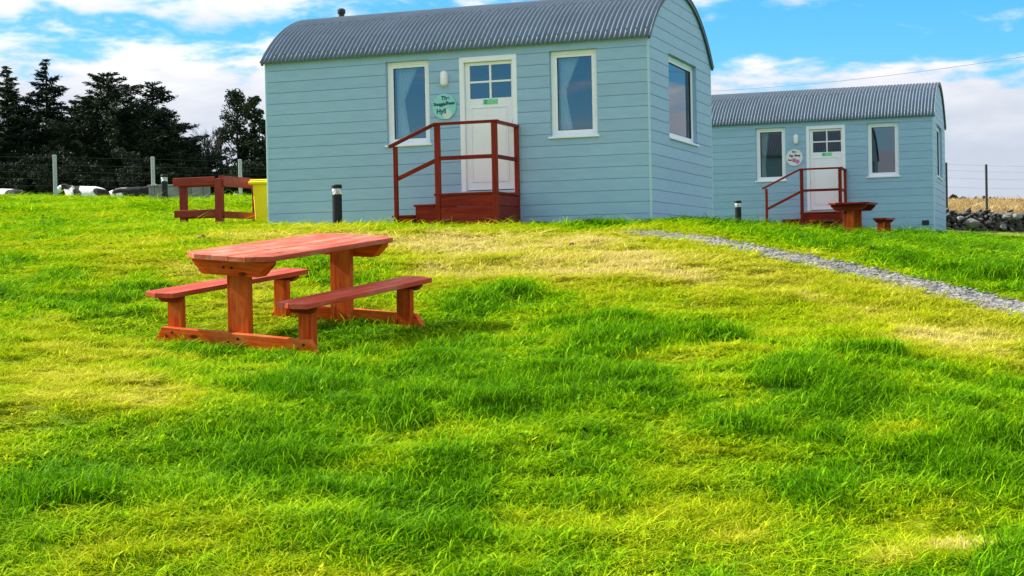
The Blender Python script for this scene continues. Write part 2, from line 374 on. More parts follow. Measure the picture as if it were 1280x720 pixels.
def flat_mask(x, y):
    """1 near buildings, path and table feet where the ground is even"""
    mk = np.zeros(len(x))
    for i in range(len(PATHW) - 1):
        a = PATHW[i]; b = PATHW[i+1]; d = b - a; t = np.clip(((x-a[0])*d[0] + (y-a[1])*d[1]) / (d @ d), 0, 1)
        ds = np.hypot(x - a[0] - t * d[0], y - a[1] - t * d[1]); mk = np.maximum(mk, np.clip((1.0 - ds) / .5, 0, 1))
    tx = (x - TBL[0]) * TE1[0] + (y - TBL[1]) * TE1[1]; ty = (x - TBL[0]) * TE2[0] + (y - TBL[1]) * TE2[1]
    mk = np.maximum(mk, np.clip(1.6 - np.maximum(np.abs(tx - .8) / .9, np.abs(ty - .8) / .95), 0, 1))
    return np.clip(mk, 0, 1)
PATHW = np.array([at(*a_)[:2] for a_ in PATH_PX])
def ground(x, y):
    x = np.atleast_1d(np.asarray(x, float)); y = np.atleast_1d(np.asarray(y, float))
    z = base_h(x, y); d, hh = patches(x, y, z)
    return z + relief(x, y, hh) * (1 - flat_mask(x, y)), d, hh
def gz(x, y): return float(ground([x], [y])[0][0])

def axis_pts(lo, hi, step, far, grow=1.16):
    a = list(np.arange(lo, hi, step)); s_ = step; v = a[-1]
    while v < far: s_ *= grow; v += s_; a.append(v)
    s_ = step; v = lo; pre = []
    while v > -far * (1 if lo > -15 else 1): s_ *= grow; v -= s_; pre.append(v)
    return np.array(pre[::-1] + a)
def build_ground():
    xs = axis_pts(-9, 11, .115, 2600); ys = axis_pts(4, 26, .115, 2600)
    X, Y = np.meshgrid(xs, ys); x = X.ravel(); y = Y.ravel(); z, d, hh = ground(x, y)
    nx, ny = len(xs), len(ys)
    i = np.arange((nx-1)*(ny-1)); r = i // (nx-1); c = i % (nx-1); a = r * nx + c
    q = np.c_[a, a+1, a+nx+1, a+nx]
    me = bpy.data.meshes.new('ground'); me.vertices.add(len(x)); me.vertices.foreach_set('co', np.c_[x, y, z].ravel())
    me.loops.add(q.size); me.loops.foreach_set('vertex_index', q.ravel()); me.polygons.add(len(q))
    me.polygons.foreach_set('loop_start', np.arange(0, q.size, 4)); me.polygons.foreach_set('use_smooth', np.ones(len(q), bool))
    me.update(); me.validate()
    at_ = me.attributes.new('dry', 'FLOAT', 'POINT'); at_.data.foreach_set('value', d)
    px, py = pix(np.c_[x, np.maximum(y, .5), z])
    fld = ((y > 43.2) & (x > 9)).astype(float) * np.clip((x - 9) / 3, 0, 1)
    at_ = me.attributes.new('field', 'FLOAT', 'POINT'); at_.data.foreach_set('value', fld)
    g = bpy.data.materials.new('turf_ground'); g.use_nodes = True; nt = g.node_tree; nt.nodes.clear(); k = NT(nt)
    pos = k.n('ShaderNodeNewGeometry').outputs['Position']
    dr = k.n('ShaderNodeAttribute', attribute_name='dry').outputs['Fac']; fl = k.n('ShaderNodeAttribute', attribute_name='field').outputs['Fac']
    nz = k.noise(pos, 9, 5, .65)
    col = k.ramp(k.math('ADD', dr, k.math('MULTIPLY', k.math('SUBTRACT', nz, .5), .7)), [(0, (.030, .120, .004)), (.35, (.13, .22, .008)), (.7, (.36, .36, .035)), (1, (.50, .42, .14))])
    col = k.mix(fl, col, k.ramp(k.noise(pos, 1.3, 6, .7), [(.3, (.30, .225, .10)), (.7, (.46, .36, .17))]))
    p = k.n('ShaderNodeBsdfPrincipled', {'Base Color': col, 'Roughness': .95, 'Specular IOR Level': .1})
    b = k.n('ShaderNodeBump', {'Height': nz, 'Strength': .8, 'Distance': .04}); nt.links.new(b.outputs[0], p.inputs['Normal'])
    k.n('ShaderNodeOutputMaterial', {'Surface': p.outputs[0]})
    me.materials.append(g)
    o = bpy.data.objects.new('ground', me); COL.objects.link(o); tag(o, kind='structure')
build_ground()

def smooth_path():
    pts = []
    P4 = np.vstack([2 * PATHW[0] - PATHW[1], PATHW, 2 * PATHW[-1] - PATHW[-2]])
    for i in range(1, len(P4) - 2):
        for t in np.linspace(0, 1, 14, endpoint=False):
            a, b, c, d = P4[i-1:i+3]
            pts.append(.5 * ((2*b) + (-a+c)*t + (2*a-5*b+4*c-d)*t*t + (-a+3*b-3*c+d)*t**3))
    pts.append(PATHW[-1]); return np.array(pts)
PL = smooth_path()
def path_w(i):
    t = i / (len(PL) - 1)
    return .70 - .10 * t + .12 * math.sin(i * .9) * .5 - (.35 * max(0, (t - .88) / .12))
def build_path():
    vs = []; fs = []; nrow = 9
    for i, p in enumerate(PL):
        d = PL[min(i+1, len(PL)-1)] - PL[max(i-1, 0)]; d /= np.linalg.norm(d); n = np.array([-d[1], d[0]]); w = path_w(i)
        for j in range(nrow):
            t = (j / (nrow - 1) - .5); e = w * t + .05 * math.sin(i * 1.7 + j) * (abs(t) > .45)
            q = p + n * e; vs.append((q[0], q[1], t))
    V = np.array(vs); V[:, 2] = ground(V[:, 0], V[:, 1])[0] + .022 * (1 - (2 * V[:, 2]) ** 4) + .004
    for i in range(len(PL) - 1):
        for j in range(nrow - 1): a = i * nrow + j; fs.append((a, a+1, a+nrow+1, a+nrow))
    g = mat('gravel', (.25, .24, .225), .95, .5, 40, .9, 90, second=(.12, .115, .11), dirt=((.30, .26, .18), 5., .6))
    mb = MB(); mb.add(V, fs); o = mb.build('gravel_path', g, smooth=True); tag(o, kind='structure')
    # loose stones on and beside it, joined: nobody could count them
    mb = MB(); r = random.Random(3)
    ICO = [(0,0,1),(.89,0,.45),(.28,.85,.45),(-.72,.53,.45),(-.72,-.53,.45),(.28,-.85,.45),(.72,.53,-.45),(-.28,.85,-.45),(-.89,0,-.45),(-.28,-.85,-.45),(.72,-.53,-.45),(0,0,-1)]
    IF = [(0,1,2),(0,2,3),(0,3,4),(0,4,5),(0,5,1),(1,6,2),(2,7,3),(3,8,4),(4,9,5),(5,10,1),(6,7,2),(7,8,3),(8,9,4),(9,10,5),(10,6,1),(11,7,6),(11,8,7),(11,9,8),(11,10,9),(11,6,10)]
    xy = []; ss = []
    for _ in range(5200):
        i = r.random() * (len(PL) - 2); k = int(i); p = PL[k] + (PL[k+1] - PL[k]) * (i - k); d = PL[k+1] - PL[k]; d /= np.linalg.norm(d)
        e = r.gauss(0, .24) * path_w(k) * 1.1
        if abs(e) > path_w(k) * .62: continue
        xy.append(p + np.array([-d[1], d[0]]) * e); ss.append(r.choice([.009, .012, .014, .018, .024, .030]) * r.uniform(.8, 1.3))
    xy = np.array(xy); zz = ground(xy[:, 0], xy[:, 1])[0]
    for (x, y), z, s_ in zip(xy, zz, ss):
        j = [r.uniform(.75, 1.25) for _ in range(12)]; fl = r.uniform(.5, .8)
        mb.add([(x + a*s_*j[n], y + b*s_*j[n], z + .02 + c*s_*fl*j[n]) for n, (a, b, c) in enumerate(ICO)], IF)
    g2 = mat('loose_stone', (.34, .33, .315), .9, .6, 6, obj=False, second=(.12, .118, .115))
    o = mb.build('gravel', g2, fix=False); tag(o, 'pale grey loose gravel lying along the narrow path', 'gravel', kind='stuff')
build_path()

# ------------------------------------------------------------------ grass: blades in tufts, geometry nodes
def tuft_mesh(name, nb, rad, h, wid, lean, seed):
    g = np.random.default_rng(seed); V = []; Fc = []
    for b in range(nb):
        a = g.uniform(0, 6.283); r = rad * math.sqrt(g.uniform()); x0, y0 = r * math.cos(a), r * math.sin(a)
        dirn = g.uniform(0, 6.283); hh = h * g.uniform(.45, 1.1); w = wid * g.uniform(.7, 1.3) / 2; ln = lean * g.uniform(.2, 1.3) * hh
        dx, dy = math.cos(dirn), math.sin(dirn); sx, sy = -dy, dx; n0 = len(V)
        for t, ww in ((0, .85), (.4, 1.), (.75, .65)):
            ox = dx * ln * t ** 1.8; oy = dy * ln * t ** 1.8; z = hh * (t - .18 * lean * t * t)
            V += [(x0 + ox - sx*w*ww, y0 + oy - sy*w*ww, z - .01), (x0 + ox + sx*w*ww, y0 + oy + sy*w*ww, z - .01)]
        V.append((x0 + dx * ln, y0 + dy * ln, hh * (1 - .22 * lean) - .01))
        Fc += [(n0, n0+1, n0+3, n0+2), (n0+2, n0+3, n0+5, n0+4), (n0+4, n0+5, n0+6)]
    me = bpy.data.meshes.new(name); me.from_pydata(V, [], Fc); me.polygons.foreach_set('use_smooth', [True] * len(Fc)); return me
def grass_mat(name, stops, trans=.35):
    g = bpy.data.materials.new(name); g.use_nodes = True; nt = g.node_tree; nt.nodes.clear(); k = NT(nt)
    dr = k.n('ShaderNodeAttribute', attribute_name='dry', attribute_type='INSTANCER').outputs['Fac']
    rn = k.n('ShaderNodeAttribute', attribute_name='rnd', attribute_type='INSTANCER').outputs['Fac']
    isl = k.n('ShaderNodeNewGeometry').outputs['Random Per Island']
    v = k.math('ADD', dr, k.math('ADD', k.math('MULTIPLY', k.math('SUBTRACT', rn, .5), .22), k.math('MULTIPLY', k.math('SUBTRACT', isl, .5), .30)))
    col = k.ramp(v, stops)
    col = k.n('ShaderNodeHueSaturation', {'Value': k.maprange(isl, 0, 1, .7, 1.25, smooth=False), 'Color': col}).outputs[0]
    col = k.mix(k.math('MULTIPLY', k.math('GREATER_THAN', k.math('FRACT', k.math('MULTIPLY', isl, 37.7)), .965), .7), col, (.46, .42, .10))   # dead blades among the green
    p = k.n('ShaderNodeBsdfPrincipled', {'Base Color': col, 'Roughness': .7, 'Specular IOR Level': .05})
    t = k.n('ShaderNodeBsdfTranslucent', {'Color': col})
    k.n('ShaderNodeOutputMaterial', {'Surface': k.n('ShaderNodeMixShader', {0: trans, 1: p.outputs[0], 2: t.outputs[0]}).outputs[0]})
    return g
def scatter(name, pts, rot, scl, var, dry, rnd, tufts, material):
    me = bpy.data.meshes.new(name); me.vertices.add(len(pts)); me.vertices.foreach_set('co', np.asarray(pts, float).ravel())
    for nm, ty, dat, key in (('rot', 'FLOAT_VECTOR', rot, 'vector'), ('scl', 'FLOAT_VECTOR', scl, 'vector'), ('var', 'INT', var, 'value'), ('dry', 'FLOAT', dry, 'value'), ('rnd', 'FLOAT', rnd, 'value')):
        a = me.attributes.new(nm, ty, 'POINT'); a.data.foreach_set(key, np.asarray(dat).ravel())
    o = bpy.data.objects.new(name, me); COL.objects.link(o); me.materials.append(material)
    gt = bpy.data.node_groups.new(name + '_nodes', 'GeometryNodeTree')
    gt.interface.new_socket('Geometry', in_out='INPUT', socket_type='NodeSocketGeometry'); gt.interface.new_socket('Geometry', in_out='OUTPUT', socket_type='NodeSocketGeometry')
    N = gt.nodes; Lk = gt.links
    gi = N.new('NodeGroupInput'); go = N.new('NodeGroupOutput'); ip = N.new('GeometryNodeInstanceOnPoints'); jn = N.new('GeometryNodeJoinGeometry')
    for i, t in enumerate(tufts):
        t.materials.append(material)
        src = bpy.data.objects.new('tuft_source', t)      # never linked to the scene: only the blades drawn by the nodes exist
        oi = N.new('GeometryNodeObjectInfo'); oi.inputs['Object'].default_value = src; oi.inputs['As Instance'].default_value = True
        Lk.new(oi.outputs['Geometry'], jn.inputs[0])
    def na(nm, ty):
        x = N.new('GeometryNodeInputNamedAttribute'); x.data_type = ty; x.inputs[0].default_value = nm; return x.outputs[0]
    Lk.new(gi.outputs[0], ip.inputs['Points']); Lk.new(jn.outputs[0], ip.inputs['Instance']); ip.inputs['Pick Instance'].default_value = True
    Lk.new(na('var', 'INT'), ip.inputs['Instance Index']); Lk.new(na('scl', 'FLOAT_VECTOR'), ip.inputs['Scale'])
    er = N.new('FunctionNodeEulerToRotation'); Lk.new(na('rot', 'FLOAT_VECTOR'), er.inputs[0]); Lk.new(er.outputs[0], ip.inputs['Rotation'])
    Lk.new(ip.outputs[0], go.inputs[0])
    md = o.modifiers.new('scatter', 'NODES'); md.node_group = gt
    return o
def inside_rect(x, y, C, a, x0, x1, y0, y1):
    lx = (x - C[0]) * math.cos(a) - (y - C[1]) * math.sin(a); ly = (x - C[0]) * math.sin(a) + (y - C[1]) * math.cos(a)
    return (lx > x0) & (lx < x1) & (ly > y0) & (ly < y1)
GRASS_N = 3.0
def build_grass():
    X = []; Yy = []
    y0 = 4.2
    edges = np.r_[np.arange(4.2, 13.8, .7), np.arange(14, 29.5, 1.2), np.arange(30, 60, 2.5)]
    for a, b in zip(edges[:-1], edges[1:]):
        ym = (a + b) / 2; hw = .36 * b + .9; D = min(260, max(16, 260 * (8 / ym) ** 1.55)) * GRASS_N
        n = int(D * (b - a) * 2 * hw); X.append(rng.uniform(-hw, hw, n)); Yy.append(rng.uniform(a, b, n))
    x = np.concatenate(X); y = np.concatenate(Yy)
    z, d, hh = ground(x, y)
    ok = ~inside_rect(x, y, C1, A1, -L1 + .02, -.02, .02, W1) & ~inside_rect(x, y, C2, A2, -L1, 0, 0, W1)
    ok &= ~inside_rect(x, y, C1, A1, -3.55, -2.05, -.95, .1) & ~inside_rect(x, y, C2, A2, -3.6, -2.05, -.95, .1)
    ok &= ~((y > 41.3) & (x > 8.5))
    for i in range(0, len(PL) - 1):
        dd = np.hypot(x - PL[i, 0], y - PL[i, 1]); ok &= dd > path_w(i) * .44 * (1 if i < len(PL) - 9 else .5) * rng.uniform(.72, 1.02, len(x))
    x, y, z, d, hh = x[ok], y[ok], z[ok], d[ok], hh[ok]; n = len(x)
    dj = np.clip(d, 0, 1); far = np.clip(y / 10, 1, 3.6)
    short = (dj + rng.normal(0, .10, n)) > .50
    var = np.where(short, rng.integers(6, 10, n), rng.integers(0, 6, n))
    weed = (rng.uniform(0, 1, n) < .006) & (y < 22); var = np.where(weed, 10, var); straw = (dj > .8) & (rng.uniform(0, 1, n) < .35) & (y < 20); var = np.where(straw, 11, var)
    sz = hh * rng.uniform(.65, 1.25, n) * np.where(short, .8 + 0 * x, 1.0 - .35 * dj)
    sxy = far * rng.uniform(.85, 1.15, n); szz = sz * (1 + .25 * (far - 1)); szz = np.where(weed | straw, np.maximum(szz, .9), szz)
    # grass kept short close in front of the huts' steps and under the table
    rot = np.c_[rng.normal(0, .12, n), rng.normal(0, .12, n), rng.uniform(0, 6.28, n)]
    tufts = [tuft_mesh('lush_tuft', 36, .075, .080 + .009 * i, (.0047), .70 + .08 * i, 100 + i) for i in range(6)] + [tuft_mesh('short_tuft', 36, .08, .036 + .005 * i, .0045, .9, 200 + i) for i in range(4)] + [tuft_mesh('weed_rosette', 13, .03, .055, .022, 1.25, 400), tuft_mesh('straw_wisp', 26, .10, .10, .006, 1.7, 401)]
    gm = grass_mat('grass_blades', [(0, (.080, .245, .001)), (.13, (.18, .41, .001)), (.30, (.32, .50, .002)), (.56, (.51, .55, .008)), (.85, (.66, .62, .08)), (1, (.74, .64, .26))])
    o = scatter('grass', np.c_[x, y, z], rot, np.c_[sxy, sxy, szz], var.astype(np.int32), dj, rng.uniform(0, 1, n), tufts, gm)
    tag(o, 'lush bright green grass with yellowed patches growing over the slope', 'grass', kind='stuff')
    # withered field beyond the stone wall
    hw = 20; n = 9000; x = rng.uniform(9, 40, n); y = 44.0 + (rng.uniform(0, 1, n) ** 1.5) * 48; ok = (x / y > .22) & (x / y < .42); x, y = x[ok], y[ok]; n = len(x)
    z = ground(x, y)[0]; s_ = np.clip(y / 45, 1, 2) * rng.uniform(.7, 1.3, n)
    t2 = [tuft_mesh('straw_tuft', 44, .24, .10 + .03 * i, .014, 1.2, 300 + i) for i in range(3)]
    sm = grass_mat('straw_blades', [(0, (.30, .21, .085)), (.5, (.46, .34, .15)), (1, (.56, .45, .23))], .25)
    o = scatter('dry_grass', np.c_[x, y, z], np.c_[rng.normal(0, .15, n), rng.normal(0, .15, n), rng.uniform(0, 6.28, n)], np.c_[s_, s_, s_], rng.integers(0, 3, n).astype(np.int32), rng.uniform(0, 1, n), rng.uniform(0, 1, n), t2, sm)
    tag(o, 'withered straw coloured grass on the field behind the stone wall', 'dry grass', kind='stuff')
build_grass()

# ------------------------------------------------------------------ huts
WIN_F = [(-4.215, -3.490, 1.180, 2.475), (-1.535, -.800, 1.185, 2.470)]     # front windows, local x and z
DOOR = (-2.985, -2.055, .410, 2.465)
WIN_G = (1.18, 3.045, 1.195, 2.490)                                          # gable window, local y and z
RAD = ((W1 / 2) ** 2 + RISE ** 2) / (2 * RISE)
def arch_half(z):
    """half width of the gable at height z"""
    if z <= EAVE: return W1 / 2
    zc = EAVE + RISE - RAD; t = RAD ** 2 - (z - zc) ** 2
    return math.sqrt(t) if t > 0 else 0
def rows_with_holes(name, width_at, z_lo, n_rows, holes, put, parent):
    """lap boards of one wall; width_at(z) -> (a, b); put(a, b, c, d, z0, z1, dep) -> 8 corner points"""
    for r in range(n_rows):
        z0 = z_lo + r * S; z1 = z0 + S
        if width_at(z0)[1] - width_at(z0)[0] < .1: break
        if width_at(z1)[1] - width_at(z1)[0] < .05: z1 = z0 + S * .5
        cuts = sorted({z0, z1} | {h[2] for h in holes if z0 < h[2] < z1} | {h[3] for h in holes if z0 < h[3] < z1})
        cells = []
        for c0, c1 in zip(cuts[:-1], cuts[1:]):
            segs = [(None, None)]
            hs = sorted(h for h in holes if h[2] < c1 - 1e-6 and h[3] > c0 + 1e-6)
            prev = None; out = []
            for h in hs: out.append((prev, h[0])); prev = h[1]
            out.append((prev, None)); cells += [[a, b, c0, c1] for a, b in out]
        # neighbouring cells of one board belong together
        grp = list(range(len(cells)))
        inf = lambda v, d: d if v is None else v
        for i in range(len(cells)):
            for j in range(i):
                A, B = cells[i], cells[j]
                if abs(A[2] - B[3]) < 1e-6 or abs(A[3] - B[2]) < 1e-6:
                    if min(inf(A[1], 99), inf(B[1], 99)) > max(inf(A[0], -99), inf(B[0], -99)):
                        gi, gj = grp[i], grp[j]; grp = [gj if g == gi else g for g in grp]
        for g in sorted(set(grp)):
            mb = MB()
            for a, b, c0, c1 in [c for c, k in zip(cells, grp) if k == g]:
                lo = c0 + (.009 if c0 == z0 else 0)
                def ends(z):
                    w0, w1 = width_at(z); return (w0 if a is None else a, w1 if b is None else b)
                e0, e1 = ends(lo), ends(c1)
                BX = [(0,3,2,1),(4,5,6,7),(0,1,5,4),(1,2,6,5),(2,3,7,6),(3,0,4,7)]
                mb.add([put(e0[0], 0, lo), put(e0[1], 0, lo), put(e0[1], .02, lo), put(e0[0], .02, lo), put(e1[0], 0, c1), put(e1[1], 0, c1), put(e1[1], .02, c1), put(e1[0], .02, c1)], BX)
                if c0 == z0:
                    e2 = ends(c0); t0 = c0 - .004; t1 = lo + .004
                    mb.add([put(e2[0], .012, t0), put(e2[1], .012, t0), put(e2[1], .018, t0), put(e2[0], .018, t0), put(e0[0], .012, t1), put(e0[1], .012, t1), put(e0[1], .018, t1), put(e0[0], .018, t1)], BX)
            mb.build(name, M['clad'], parent)
def fr(a, b, c, d, t, y0, y1, flip):
    """rectangular frame a..b by c..d with face width t, between depths y0 and y1; flip: gable wall (x is depth)"""
    mb = MB()
    for x0, x1, z0, z1 in ((a, b, d - t, d), (a, b, c, c + t), (a, a + t, c + t, d - t), (b - t, b, c + t, d - t)):
        if flip: mb.box(-y1, -y0, x0, x1, z0, z1)
        else: mb.box(x0, x1, y0, y1, z0, z1)
    return mb
def add_window(root, a, b, c, d, flip, mullion=None):
    e = .002; rv = fr(a - .012, b + .012, c - .012, d + .012, .014, .021, .13, flip); rv.build('window_reveal', M['clad'], root)
    w = fr(a + .003, b - .003, c + .003, d - .003, .055, .062, .128, flip).build('window', M['white'], root, bevel=.004)
    spans = [(a + .055, b - .055)] if mullion is None else [(a + .055, mullion - .02), (mullion + .02, b - .055)]
    if mullion is not None:
        mb = MB(); (mb.box(-.126, -.064, mullion - .025, mullion + .025, c + .058, d - .058) if flip else mb.box(mullion - .025, mullion + .025, .064, .126, c + .058, d - .058)); mb.build('mullion', M['white'], w)
    for s0, s1 in spans:
        fr(s0 + .001, s1 - .001, c + .056, d - .056, .042, .070, .118, flip).build('sash', M['white'], w, bevel=.004)
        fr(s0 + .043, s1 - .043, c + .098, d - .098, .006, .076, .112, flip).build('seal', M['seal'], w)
        mb = MB(); q = (s0 + .048, s1 - .048, c + .103, d - .103)
        if flip: mb.add([(-.092, q[0], q[2]), (-.092, q[1], q[2]), (-.092, q[1], q[3]), (-.092, q[0], q[3])], [(0, 1, 2, 3)])
        else: mb.add([(q[0], .092, q[2]), (q[1], .092, q[2]), (q[1], .092, q[3]), (q[0], .092, q[3])], [(0, 1, 2, 3)])
        mb.build('pane', M['glass'], w, fix=False)
    mb = MB(); k = .03
    if flip: mb.box(-.062, k, a - .02, b + .03, c - .024, c + .006)
    else: mb.box(a - .03, b + .03, -k, .062, c - .024, c + .006)
    mb.build('sill', M['white'], w, bevel=.004)
    return w
def make_hut():
    root = empty('cabin', tuple(C1), -A1)
    fw = lambda z: (-L1 + .028, -.028)
    rows_with_holes('board', fw, -2 * S, 17, [(x0, x1, z0, z1) for x0, x1, z0, z1 in WIN_F + [DOOR]], lambda u, d, z: (u, d, z), root)
    gw = lambda z: (max(W1 / 2 - arch_half(z), .028) + (.01 if z > EAVE else 0), min(W1 / 2 + arch_half(z), W1 - .028) - (.01 if z > EAVE else 0))
    rows_with_holes('board', gw, -2 * S, 25, [WIN_G], lambda u, d, z: (-d, u, z), root)
    # corner beads
    mb = MB(); mb.box(-.028, .004, -.004, .028, -.3, EAVE); mb.build('corner_trim', M['clad_trim'], root, bevel=.006)
    mb = MB(); mb.box(-.028, .004, W1 - .028, W1 + .004, -.3, EAVE); mb.build('corner_trim', M['clad_trim'], root, bevel=.006)
    mb = MB(); mb.box(-L1 - .004, -L1 + .028, -.004, .028, -.3, EAVE); mb.build('corner_trim', M['clad_trim'], root, bevel=.006)
    # the two walls turned away, floor, inner lining
    mb = MB(); mb.box(-L1 + .03, -.03, W1 - .06, W1, -.3, EAVE); mb.build('rear_wall', M['clad'], root)
    pts = [(.03, -.3), (W1 - .03, -.3)] + [(W1 / 2 + arch_half(z) * sgn, z) for sgn, zs in ((1, np.linspace(EAVE, EAVE + RISE - .01, 9)), (-1, np.linspace(EAVE + RISE - .01, EAVE, 9))) for z in zs]
    mb = MB(); mb.prism(pts, 0, -L1, -L1 + .06); mb.build('end_wall', M['clad'], root)
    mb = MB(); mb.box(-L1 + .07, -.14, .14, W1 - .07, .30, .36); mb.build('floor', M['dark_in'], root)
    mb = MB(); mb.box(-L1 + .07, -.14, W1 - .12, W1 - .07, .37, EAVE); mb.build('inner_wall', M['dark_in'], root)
    for a, b, c, d in WIN_F: add_window(root, a, b, c, d, False)
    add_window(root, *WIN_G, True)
    # door
    a, b, c, d = DOOR
    mb = MB()
    for x0, x1, z0, z1 in ((a, b, d - .08, d), (a, a + .075, c, d - .08), (b - .075, b, c, d - .08)): mb.box(x0, x1, -.006, .11, z0, z1)
    mb.build('door_frame', M['white'], root, bevel=.005)
    l, r, bt, tp = a + .079, b - .079, c + .03, d - .084
    P0 = (-2.832, -2.160, 1.828, 2.335)
    mb = MB()
    for x0, x1, z0, z1 in ((l, r, P0[3], tp), (l, P0[0], P0[2], P0[3]), (P0[1], r, P0[2], P0[3]), (l, r, bt, P0[2])): mb.box(x0, x1, .042, .09, z0, z1)
    for x0, x1, z0, z1 in ((l + .085, r - .085, 1.685, 1.70), (l + .085, r - .085, .56, .575), (l + .085, l + .10, .575, 1.685), (r - .10, r - .085, .575, 1.685)): mb.box(x0, x1, .030, .0425, z0, z1)
    mb.box(l + .115, r - .115, .036, .0422, .59, 1.67)
    dr = mb.build('door', M['white_door'], root)
    xm = (P0[0] + P0[1]) / 2; zm = (P0[2] + P0[3]) / 2
    for i in range(2):
        for j in range(2):
            x0, x1 = ((P0[0], xm - .014), (xm + .014, P0[1]))[i]; z0, z1 = ((P0[2], zm - .014), (zm + .014, P0[3]))[j]
            mb = MB(); mb.add([(x0, .066, z0), (x1, .066, z0), (x1, .066, z1), (x0, .066, z1)], [(0, 1, 2, 3)]); mb.build('pane', M['glass'], dr, fix=False)
    mb = MB(); mb.box(xm - .014, xm + .014, .036, .085, P0[2], P0[3]); mb.build('glazing_bar', M['white'], dr)
    mb = MB(); mb.box(P0[0], xm - .0142, .038, .083, zm - .014, zm + .014); mb.box(xm + .0142, P0[1], .038, .083, zm - .014, zm + .014); tag(mb.build('glazing_bar', M['white'], dr), kind=None)
    mb = MB(); mb.box(r - .055, r - .02, .026, .042, 1.32, 1.50); mb.tube([(r - .037, .03, 1.43), (r - .037, -.012, 1.43), (r - .13, -.014, 1.425)], .011); mb.build('handle', M['white'], dr)
    mb = MB(); mb.box(-2.615, -2.382, .034, .0415, 1.738, 1.812); mb.cur = 1
    mb.box(-2.595, -2.555, .0325, .0345, 1.785, 1.802); mb.prism([(-2.597, 1.748), (-2.553, 1.748), (-2.556, 1.768), (-2.575, 1.776), (-2.594, 1.762)], 1, .0325, .0345)
    mb.cur = 2
    for z in (1.760, 1.787): mb.box(-2.53, -2.40, .033, .0345, z, z + .006)
    o = mb.build('door_sticker', [M['green_st'], M['green_dk'], mat('pale_print', (.4, .72, .5), .5)], dr); o['label'] = 'small green notice with a dark pictogram on the door'
    mb = MB(); mb.box(a - .02, b + .02, -.05, .11, c - .03, c + .012); mb.build('threshold', M['steel'], dr)
    # wall lamp: a capsule bulkhead
    prof = [(.056 * math.cos(t), (.062 if math.sin(t) >= 0 else -.062) + .056 * math.sin(t)) for t in np.linspace(0, 2 * math.pi, 25)[:-1]]
    mb = MB(); vs = []; fs = []; n = len(prof)
    for k, (sc, yy) in enumerate(((1.06, 0), (1.06, -.02), (1.0, -.045), (.8, -.065), (.45, -.074))):
        vs += [(-3.230 + px_ * sc, yy, 2.162 + pz_ * (sc * .5 + .5)) for px_, pz_ in prof]
    for k in range(4):
        for i in range(n): fs.append((k*n+i, k*n+(i+1) % n, (k+1)*n+(i+1) % n, (k+1)*n+i))
    fs.append(tuple(range(4*n, 5*n)))
    mb.add(vs, fs); mb.build('wall_lamp', M['wall_lamp'], root, smooth=True)
    # corrugated roof: one curved sheet
    pitch = .0765; amp = .0185; ov = .045
    ncor = int((L1 + 2 * ov) / pitch); per = 10; nx = ncor * per + 1; na = 22
    Ro = RAD + .028; zc = EAVE + RISE - RAD
    th0 = math.asin((W1 / 2 + .075) / Ro)
    x = np.linspace(-L1 - ov, ov, nx); wv = np.cos((x - x[-1]) / pitch * 2 * math.pi) * amp
    vs = []; fs = []
    for side, t in ((0, 0.), (1, -.007)):
        for i in range(na + 1):
            th = -th0 + 2 * th0 * i / na
            rr = Ro + wv + t
            vs += list(zip(x, W1 / 2 + rr * math.sin(th), zc + rr * math.cos(th)))
    Vn = (na + 1) * nx
    for i in range(na):
        for j in range(nx - 1):
            a_ = i * nx + j; fs.append((a_, a_ + 1, a_ + nx + 1, a_ + nx)); fs.append((Vn + a_, Vn + a_ + nx, Vn + a_ + nx + 1, Vn + a_ + 1))
    for i in range(na):
        for j in (0, nx - 1): a_ = i * nx + j; fs.append((a_, a_ + nx, Vn + a_ + nx, Vn + a_))
    for j in range(nx - 1):
        for i in (0, na): a_ = i * nx + j; fs.append((a_, a_ + 1, Vn + a_ + 1, Vn + a_))
    mb = MB(); mb.add(vs, fs); rf = mb.build('roof', M['roof'], root, smooth=True, fix=True)
    # verge strip at the gable and a fascia under the eave
    for xx0, xx1 in ((.006, ov - .006), (-L1 - ov + .006, -L1 - .006)):
        mb = MB(); nn = 24; v2 = []; f2 = []
        for i in range(nn + 1):
            th = -th0 + 2 * th0 * i / nn
            for xx, rr in ((xx0, Ro - .055), (xx1, Ro - .055), (xx1, Ro - .019), (xx0, Ro - .019)): v2.append((xx, W1 / 2 + rr * math.sin(th), zc + rr * math.cos(th)))
        for i in range(nn):
            for k in range(4): f2.append((i*4+k, i*4+(k+1) % 4, (i+1)*4+(k+1) % 4, (i+1)*4+k))
        f2 += [(0, 1, 2, 3), tuple(nn*4 + k for k in range(4))]
        mb.add(v2, f2); mb.build('verge', M['screw'], rf)
    mb = MB()
    for th, step in ((-th0 * .93, 2), (-th0 * .52, 2), (-.012, 3)):
        for k in range(1, ncor, step):
            xx = x[-1] - k * pitch; c0 = Vector((xx, W1/2 + (Ro + amp) * math.sin(th), zc + (Ro + amp) * math.cos(th))); nn = Vector((0, math.sin(th), math.cos(th)))
            mb.tube([c0 - nn * .004, c0 + nn * .012], [.014, .010], 6)
    tag(mb.build('roof_screws', M['screw'], rf), kind='stuff')
    # flue
    mb = MB(); fx, fy = -6.16 + .0, W1 * .60; zz = EAVE + RISE
    mb.tube([(fx, fy, zz - .3), (fx, fy, zz + .21)], .052, 14); mb.tube([(fx, fy, zz + .21), (fx, fy, zz + .23), (fx, fy, zz + .275), (fx, fy, zz + .30)], [.066, .072, .072, .045], 14)
    mb.build('flue', M['flue'], rf, smooth=False)
    return root
hut = make_hut()
tag(hut, 'nearer pale blue timber cabin with curved corrugated roof and a mint green round sign', 'cabin', 'pale blue curved roof cabins')
